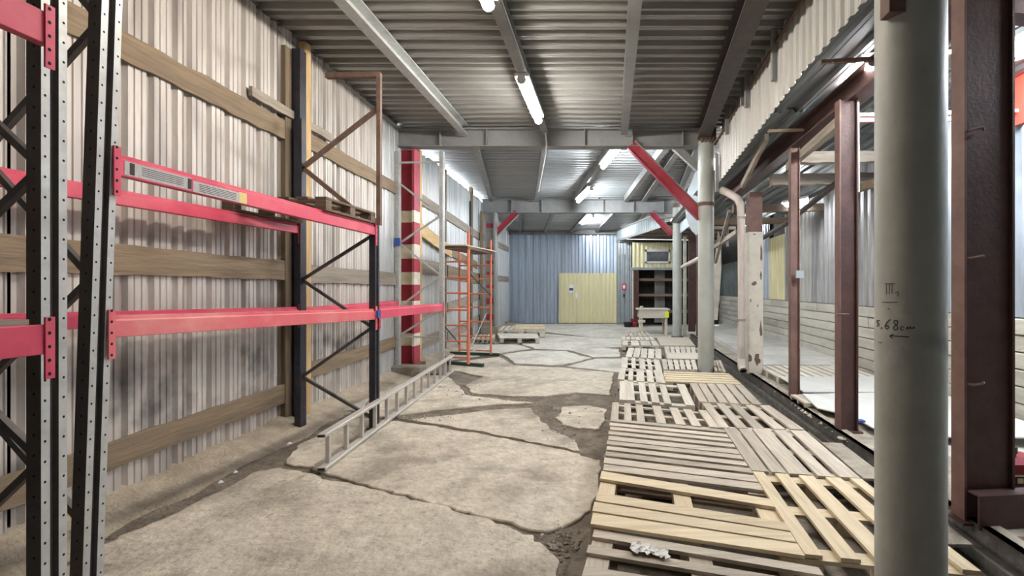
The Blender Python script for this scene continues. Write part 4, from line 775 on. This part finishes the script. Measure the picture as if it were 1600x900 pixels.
# ------------------------------------------------------------------ racks
PROF = [(0, 0), (.0, .03), (-.022, .033), (-.022, .057), (0, .06), (0, .09), (-.062, .09), (-.062, 0)]   # plan (x from front face, y from near edge)
def upright(parent, p0, p1, mf, m_shade, holes=True, pitch=.085, rear=False):
    p0, p1 = Vector(p0), Vector(p1)
    sg = -1 if rear else 1
    o = [Vector((a*sg, b, 0)) for a, b in PROF]
    u = MB().hexa([p0+q for q in o], [p1+q for q in o]).build('upright', mf, parent)
    if m_shade != mf:  # camera-side and recess faces darker: shade put into their colour
        u.data.materials.append(M[m_shade])
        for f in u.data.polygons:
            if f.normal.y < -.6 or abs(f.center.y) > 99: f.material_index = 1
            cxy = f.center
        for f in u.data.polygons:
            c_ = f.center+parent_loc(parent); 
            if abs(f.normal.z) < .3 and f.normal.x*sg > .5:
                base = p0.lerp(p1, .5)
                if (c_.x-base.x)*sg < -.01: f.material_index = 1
    if holes:
        hb = MB(); n = int((p1-p0).length/pitch)
        for i in range(n):
            c = p0.lerp(p1, (i+.5)/n)
            for yy in (.013, .077):
                q = c+Vector((.0006*sg, yy, 0)); r = .0048
                hb.add([q+Vector((0, r*math.cos(a), r*1.3*math.sin(a))) for a in [k*math.pi/3 for k in range(6)]], [(0, 1, 2, 3, 4, 5)])
            q = c+Vector((-.03*sg, -.0006, .03)); hb.add([q+Vector((r*math.cos(a), 0, r*1.3*math.sin(a))) for a in [k*math.pi/3 for k in range(6)]], [(0, 1, 2, 3, 4, 5)])
        h = hb.build('perforation', 'hole', u); h['kind'] = 'stuff'
    return u
def lat(parent, pts, m, wd=.029):
    for i in range(len(pts)-1):
        a, b = Vector(pts[i]), Vector(pts[i+1]); MB().prof(a, b, [(-wd/2, -.012), (wd/2, -.012), (wd/2, .012), (wd/2-.004, .012), (wd/2-.004, -.008), (-wd/2+.004, -.008), (-wd/2+.004, .012), (-wd/2, .012)], up=(0, 1, 0)).build('brace', m, parent)
# F1 : nearest frame, F2 beside it
def frame(label, Y, xf, xb, ztop, mf, m_shade, zs, start, xf_top=None, mb_='brace'):
    t = thing('rack_frame', label, 'rack frame', (xf, Y, 0), 'pallet rack frames')
    xt = xf if xf_top is None else xf_top
    upright(t, (xf, Y, 0), (xt, Y, ztop), mf, m_shade); upright(t, (xb, Y, 0), (xb+(xt-xf), Y, ztop), mf, m_shade, rear=True)
    k = start; pts = []
    for z in zs:
        xx = xf-.05+(xt-xf)*z/ztop if k else xb+.05+(xt-xf)*z/ztop; pts.append((xx, Y+.045, z)); k = 1-k
    lat(t, pts, mb_)
    for s in ((xf, 0), (xb, 0)): MB().box(s[0]-.09, s[0]+.03, Y-.02, Y+.11, 0, .006).build('foot_plate', mf, t)
    return t
Y1, Y2, Y3, Y4 = 1.86, 2.14, 4.60, 7.42
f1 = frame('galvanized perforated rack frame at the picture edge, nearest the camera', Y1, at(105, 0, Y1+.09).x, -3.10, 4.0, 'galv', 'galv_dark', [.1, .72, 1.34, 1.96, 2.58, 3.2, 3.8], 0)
xb2 = at(162, 0, Y2+.09).x-.0; xt2 = at(191, 0, Y2+.09).x
zb = zz(900, Y2); zt = zz(0, Y2); sl = (xt2-xb2)/(zt-zb)
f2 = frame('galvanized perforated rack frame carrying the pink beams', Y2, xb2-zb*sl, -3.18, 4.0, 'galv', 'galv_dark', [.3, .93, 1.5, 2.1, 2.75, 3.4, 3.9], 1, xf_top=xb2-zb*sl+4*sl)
xf3, xb3 = at(586, 0, Y3).x, at(460, 0, Y3).x
f3 = frame('dark navy rack frame with brown upper extension', Y3, xf3, xb3, 2.17, 'navy', 'navy', [zz(655, Y3), zz(590, Y3), zz(512, Y3), zz(437, Y3), zz(367, Y3)], 1)
lat(f3, [(xb3+.03, Y3+.05, zz(352, Y3)), (xb3+.03, Y3+.05, zz(352, Y3))][:0] or [(xf3-.03, Y3+.05, zz(352, Y3)), (xb3+.05, Y3+.05, zz(260, Y3)), (at(589, 0, Y3).x, Y3+.05, zz(165, Y3))], 'rust', .045)
MB().angle(at(594, 352, Y3), at(594, 113, Y3), .04, .006, up=(0, 1, 0)).build('extension_post', 'rust', f3)
MB().box(xb3-.02, xb3+.06, Y3+.02, Y3+.09, 2.1, 3.2).build('extension_post', 'navy', f3)
MB().bar(at(594, 117, Y3+.02), at(510, 119, Y3+.05), .05, .05).build('top_bar', 'rust', f3)
xf4, xb4 = at(692, 0, Y4).x, xl(Y4)+.045
f4 = frame('galvanized rack frame with thin lattice beside the striped column', Y4, xf4, xb4, zz(236, Y4), 'galv', 'galv', [zz(285, Y4), zz(336, Y4), zz(380, Y4), zz(430, Y4), zz(480, Y4), zz(480, Y4)-.001], 0, mb_='galv')
lat(f4, [(xf4-.03, Y4+.05, zz(482, Y4)), (xb4+.03, Y4+.05, zz(526, Y4)), (xf4-.03, Y4+.05, zz(528, Y4))], 'galv')
lat(f4, [(xf4-.03, Y4+.05, zz(252, Y4)), (xb4+.03, Y4+.05, zz(253, Y4))], 'galv'); lat(f4, [(xf4-.03, Y4+.05, zz(586, Y4)), (xb4+.03, Y4+.05, zz(586, Y4))], 'brace')
MB().box(xb4-.0, xb4+.09, Y4-.03, Y4+.0, zz(384, Y4), zz(372, Y4)).build('blue_clip', 'blue_plastic', f4)
def rbeam(label, p0, p1, m, ht=.105, br=True, faded=None):
    p0, p1 = Vector(p0), Vector(p1); t = thing('rack_beam', label, 'beam', p0, 'pink-red pallet rack beams')
    pr = [(-.022, -ht/2), (.022, -ht/2), (.022, ht/2-.025), (.010, ht/2-.022), (.010, ht/2), (-.022, ht/2)]
    MB().prof(p0, p1, pr).build('beam_body', m, t, bevel=.003)
    if br:
        for p, s in ((p0, 1), (p1, -1)):
            e = MB().box(p.x-.03, p.x+.034, p.y-.004+s*.0, p.y+.05*s, p.z-.17, p.z+ht/2+.03) if False else MB().box(p.x+.022, p.x+.030, min(p.y-.029*s, p.y+.002*s), max(p.y-.029*s, p.y+.002*s), p.z-.16, p.z+ht/2+.03)
            eo = e.build('end_bracket', m, t); hb = MB()
            for k in range(5):
                c = Vector((p.x+.031, p.y-.017*s, p.z-.14+k*.055)); hb.add([c+Vector((0, .006*math.cos(a), .008*math.sin(a))) for a in [j*math.pi/3 for j in range(6)]], [(0, 1, 2, 3, 4, 5)])
            h = hb.build('bracket_hole', 'hole', eo); h['kind'] = 'stuff'
    return t
xF2 = lambda z: xb2-zb*sl+z*sl
ub = rbeam('upper front rack beam with a silver sticker, faded pink-red', (xF2(2.05)-.016, Y2+.094, zz(257, Y2+.1)), (xf3-.018, Y3-.002, zz(359, Y3)), 'red_beam', .11)
rbeam('upper rear rack beam close to the corrugated wall', (-3.12, Y2+.094, 2.02), (xb3+.02, Y3-.002, zz(357, Y3)), 'red_beam', .10)
rbeam('lower front rack beam, bleached to salmon pink', (xF2(1.27)-.016, Y2+.094, zz(510, Y2+.1)), (xf3-.018, Y3-.002, zz(491, Y3)), 'red_beam_faded', .11)
rbeam('lower rear rack beam close to the corrugated wall', (-3.12, Y2+.094, 1.27), (xb3+.02, Y3-.002, zz(487, Y3)), 'red_beam', .10)
rbeam('front rack beam from the navy frame to the galvanized frame', (xf3-.018, Y3+.094, zz(490, Y3)), (xf4-.018, Y4-.002, zz(480, Y4)), 'red_beam', .12)
rbeam('rear rack beam from the navy frame to the galvanized frame', (xb3+.02, Y3+.094, zz(489, Y3)), (xb4+.03, Y4-.002, zz(475, Y4)), 'red_beam', .11)
rbeam('upper rack beam of the nearest bay, top corner of the picture', (at(88, 0, Y1).x, Y1-.03, zz(55, Y1)), (at(88, 0, Y1).x+.05, -.6, zz(55, Y1)), 'red_beam', .13)
rbeam('lower rack beam of the nearest bay with a board on top', (at(88, 0, Y1).x, Y1-.03, zz(528, Y1)), (at(88, 0, Y1).x+.05, -.6, zz(528, Y1)), 'red_beam', .12)
tag(MB().box(-3.1, -2.30, .2, Y1-.08, zz(505, Y1), zz(497, Y1)).build('shelf_board', 'plank_grey_y'), 'thin grey shelf board on the nearest rack beams', 'board')
# sticker on the upper beam
t = thing('beam_sticker', 'silver load sticker with small print on the upper front beam', 'sticker', at(230, 268, 2.4))
B0, B1 = Vector((xF2(2.05)-.016, Y2+.094, zz(257, Y2+.1))), Vector((xf3-.018, Y3-.002, zz(359, Y3)))
def stk(ta, tb_, za, zb2, m, name, out=.0232):
    a, b = B0.lerp(B1, ta), B0.lerp(B1, tb_); q = [a+Vector((out, 0, za)), b+Vector((out, 0, za)), b+Vector((out, 0, zb2)), a+Vector((out, 0, zb2))]
    MB().add(q+[p-Vector((.001, 0, 0)) for p in q], [(0, 1, 2, 3), (7, 6, 5, 4), (0, 4, 5, 1), (2, 6, 7, 3)]).build(name, m, t)
stk(.01, .16, -.045, .025, 'label_silver', 'panel'); stk(.165, .31, -.05, .015, 'label_silver', 'panel'); stk(.02, .03, -.04, .02, 'ink', 'print', .0240); stk(.15, .16, -.04, .02, 'ink', 'print', .0240); stk(.3, .325, -.05, .02, 'gold', 'yellow_strip', .0240)
for k in range(5): stk(.045+.0, .14, -.03+k*.01, -.027+k*.01, 'ink', 'print_line', .0240); stk(.18, .29, -.04+k*.01, -.037+k*.01, 'ink', 'print_line', .0240)
tag(MB().box(xf3+.0, xf3+.03, Y3+.0, Y3+.06, zz(497, Y3), zz(485, Y3)).build('blue_tape', 'blue_plastic'), 'bit of blue tape at the navy frame joint', 'tape')
# pallet up on the rack
zr = 2.108
pallet('dark brown pallet lying across the upper rack beams', None, even(6, .62), 'v', 'wood_dark', z=zr+.115, zb=zr, group='pallets on the rack', world=[(-3.20, 4.58, 0), (-2.38, 4.58, 0), (-2.38, 3.78, 0), (-3.26, 3.78, 0)])
# ------------------------------------------------------------------ ladder on its edge
La, Lb = gr(492, 738)+Vector((.05, 0, 0)), gr(703, 581)+Vector((.05, 0, 0))
ld = thing('ladder', 'aluminium ladder lying on its long edge beside the racks', 'ladder', (La.x, La.y, 0))
dirv = (Lb-La).normalized(); hh = .295
for z0, nm in ((.022, 'rail'), (hh-.01, 'rail')):
    pr = [(-.033, -.014), (.033, -.014), (.033, .014), (-.033, .014)]
    MB().prof(La+Vector((0, 0, z0)), Lb+Vector((0, 0, z0)), pr).build('rail', 'alu', ld, bevel=.003)
n = 14
for i in range(n):
    p = La.lerp(Lb, (i+.35)/n); MB().bar(p+Vector((0, 0, .03)), p+Vector((0, 0, hh-.02)), .03, .03, up=dirv).build('rung', 'alu', ld)
for p in (La, Lb):
    for z0 in (.022, hh-.01):
        s = -1 if p is La else 1; MB().bar(p+Vector((0, 0, z0))+dirv*s*.001, p+Vector((0, 0, z0))+dirv*s*.004, .05, .018).build('end_cap', 'black_plastic', ld)
# ------------------------------------------------------------------ scaffold tower
sc = thing('scaffold_tower', 'orange scaffold tower with a plywood platform beside the left wall', 'scaffold', (at(732, 0, 8.3).x, 8.3, 0))
NL, NR, FL_, FR_ = at(689, 0, 8.45), at(732, 0, 8.3), at(718, 0, 9.75), at(767, 0, 9.55)
for p, top, m in ((NL, 372, 'orange'), (NR, 362, 'orange'), (FL_, 390, 'orange'), (FR_, 375, 'orange')):
    MB().tube([(p.x, p.y, .04), (p.x, p.y, zz(top, p.y))], .024 if p is not NR else .03, 10).build('upright', m, sc)
for py in (409, 434, 458, 484, 508, 533, 558): MB().tube([(NL.x, NL.y, zz(py, 8.4)), (NR.x, NR.y, zz(py, 8.4))], .016, 8).build('rung', 'orange', sc)
for py in (415, 436, 459, 480, 502, 525, 547): MB().tube([(FL_.x, FL_.y, zz(py, 9.7)), (FR_.x, FR_.y, zz(py, 9.7))], .016, 8).build('rung', 'orange', sc)
for py in (458, 484): MB().tube([(FL_.x, FL_.y, zz(py, 9.0)), (NL.x, NL.y, zz(py, 9.)), ], .016, 8).build('side_rail', 'orange', sc)
for z_ in (.06,):
    a, b = gr(700, 569), gr(755, 573.5); MB().bar(a+Vector((0, 0, .03)), b+Vector((0, 0, .03)), .06, .06).build('base_bar', 'green_bar', sc)
    a, b = gr(704, 553.5), gr(780, 556.5); MB().bar(a+Vector((0, 0, .03)), b+Vector((0, 0, .03)), .06, .06).build('base_bar', 'green_bar', sc)
zpf = zz(385, 8.3)
MB().prism([at(690, 0, 8.2), at(729, 0, 8.15), at(776, 0, 9.6), at(742, 0, 9.8)], zpf, zpf+.02).build('platform_board', 'wood_light_x', sc)
MB().prism([at(692, 0, 8.25), at(731, 0, 8.2), at(770, 0, 9.5), at(742, 0, 9.7)], zpf-.05, zpf-.005).build('platform_frame', 'rust', sc)
MB().tube([(NR.x, NR.y, zz(425, 8.3)), (FR_.x, FR_.y, zz(462, 9.55))], .014, 6).build('diagonal', 'black_plastic', sc); MB().tube([(NL.x+.05, NL.y, zz(508, 8.4)), (FL_.x, FL_.y, zz(538, 9.7))], .014, 6).build('diagonal', 'black_plastic', sc)
MB().tube([(NR.x, NR.y, zz(552, 8.3)), (FR_.x-.1, FR_.y, zz(490, 9.5))], .01, 6).build('tie_rod', 'galv', sc); MB().tube([(NR.x, NR.y, zz(551, 8.3)), (FR_.x, FR_.y, zz(538, 9.5))], .01, 6).build('tie_rod', 'galv', sc)
# ------------------------------------------------------------------ workbench, bucket, tub
WB = 13.9
wbn = thing('workbench', 'rough wooden workbench box on legs in front of the open bay', 'workbench', (at(1022, 0, WB).x, WB, 0))
xa, xb, zt, zb_ = at(998, 0, WB).x, at(1044, 0, WB).x, zz(484, WB), zz(497, WB)
MB().box(xa, xb, WB-.02, WB+.02, zb_, zt).build('front_board', 'wood_pale_x', wbn); MB().box(xa, xb, WB+.66, WB+.7, zb_, zt).build('rear_board', 'wood_pale_x', wbn)
MB().prism([(xa-.06, WB-.06), (xb+.05, WB-.06), (xb+.05, WB+.74), (xa-.06, WB+.74)], zt, zt+.03).build('top_board', 'wood_pale_x', wbn)
for x in (xa+.05, xb-.1):
    for y in (WB, WB+.6): MB().box(x, x+.08, y+.02, y+.1, 0, zb_+.1).build('leg', 'wood_pale_z', wbn)
MB().box(xa-.02, xa+.2, WB-.03, WB+.02, zz(504, WB), zz(500, WB)).build('cleat', 'wood_pale_x', wbn)
tag(MB().box(xb-.10, xb+.02, WB-.045, WB-.022, zz(496, WB), zz(487, WB)).build('yellow_vest', 'yellow_vis'), 'fluorescent yellow cloth hanging on the workbench corner', 'cloth')
tag(MB().box(xa+.05, xa+.15, WB+.1, WB+.2, zt+.031, zt+.11).build('small_box', 'wood_grey_x'), 'small grey block standing on the workbench', 'block')
def lathe(prof, c, n=24):
    mb = MB(); vs = []
    for r, z in prof:
        for k in range(n): vs.append((c[0]+r*math.cos(2*math.pi*k/n), c[1]+r*math.sin(2*math.pi*k/n), c[2]+z))
    fs = [(i*n+k, i*n+(k+1) % n, (i+1)*n+(k+1) % n, (i+1)*n+k) for i in range(len(prof)-1) for k in range(n)]
    fs += [tuple(range(n-1, -1, -1))]; return mb.add(vs, fs)
q = gr(991, 511); bu = thing('bucket', 'dark red bucket standing at the maroon door post', 'bucket', q)
lathe([(.10, 0), (.14, .28), (.148, .28), (.148, .30), (.132, .30), (.095, .02)], q).build('body', 'red_plastic', bu, smooth=True)
MB().tube([q+Vector((-.145, 0, .29)), q+Vector((-.1, -.06, .22)), q+Vector((0, -.15, .16)), q+Vector((.1, -.06, .22)), q+Vector((.145, 0, .29))], .006, 6).build('handle', 'galv', bu)
q = gr(981, 511); tu = thing('tub', 'low black tub on the floor beside the red bucket', 'tub', q)
lathe([(.13, 0), (.17, .16), (.18, .16), (.18, .175), (.16, .175), (.125, .02)], q).build('body', 'black_plastic', tu, smooth=True); lathe([(.18, .16), (.19, .17), (.18, .18)], q).build('rim', 'black_plastic', tu)
# ------------------------------------------------------------------ red canister and steel plate at the right edge
cn = thing('canister', 'red plastic canister with a dark label on the ledge by the maroon column', 'canister', (2.58, 2.86, .10))
MB().box(2.43, 2.72, 2.77, 2.95, .10, .385).build('body', 'red_plastic', cn, bevel=.03)
MB().tube([(2.56, 2.86, .38), (2.56, 2.86, .41)], .035, 16).build('neck', 'red_plastic', cn); MB().tube([(2.56, 2.86, .405), (2.56, 2.86, .445)], .042, 16).build('cap', 'black_plastic', cn)
lb = MB().box(2.455, 2.70, 2.764, 2.769, .19, .30).build('label', 'purple', cn)
for k in range(4): MB().box(2.47+k*.055, 2.505+k*.055, 2.760, 2.7635, .245, .275).build('mark', 'gold', lb)
MB().box(2.46, 2.70, 2.760, 2.7635, .287, .293).build('mark', 'gold', lb)
st = thing('steel_channel', 'dark maroon steel channel lying against the wide column foot', 'channel', (2.36, 2.4, .1))
MB().prof((2.06, 2.49, .20), (3.1, 2.60, .20), [(-.006, -.095), (.006, -.095), (.006, .095), (-.006, .095)]).build('web', 'maroon', st)
MB().prof((2.06, 2.52, .29), (3.1, 2.63, .29), [(-.04, -.005), (.04, -.005), (.04, .005), (-.04, .005)]).build('flange', 'maroon', st)
tag(MB().prism([(2.02, 1.8), (2.2, 1.75), (2.5, 2.2), (2.42, 2.4), (2.1, 2.42)], .10, .112).build('rust_plate', 'rust'), 'flat rusty plate on the ledge before the maroon channel', 'plate')
# ------------------------------------------------------------------ rear closure behind the camera
MB().box(-3.9, 4.4, -2.95, -2.9, 0, 4.3).build('wall_rear', 'dark_inside').__setitem__('kind', 'structure')
wr_ = bpy.data.objects['wall_rear']; tag(wr_, 'rear wall of the hall behind the camera', 'wall')
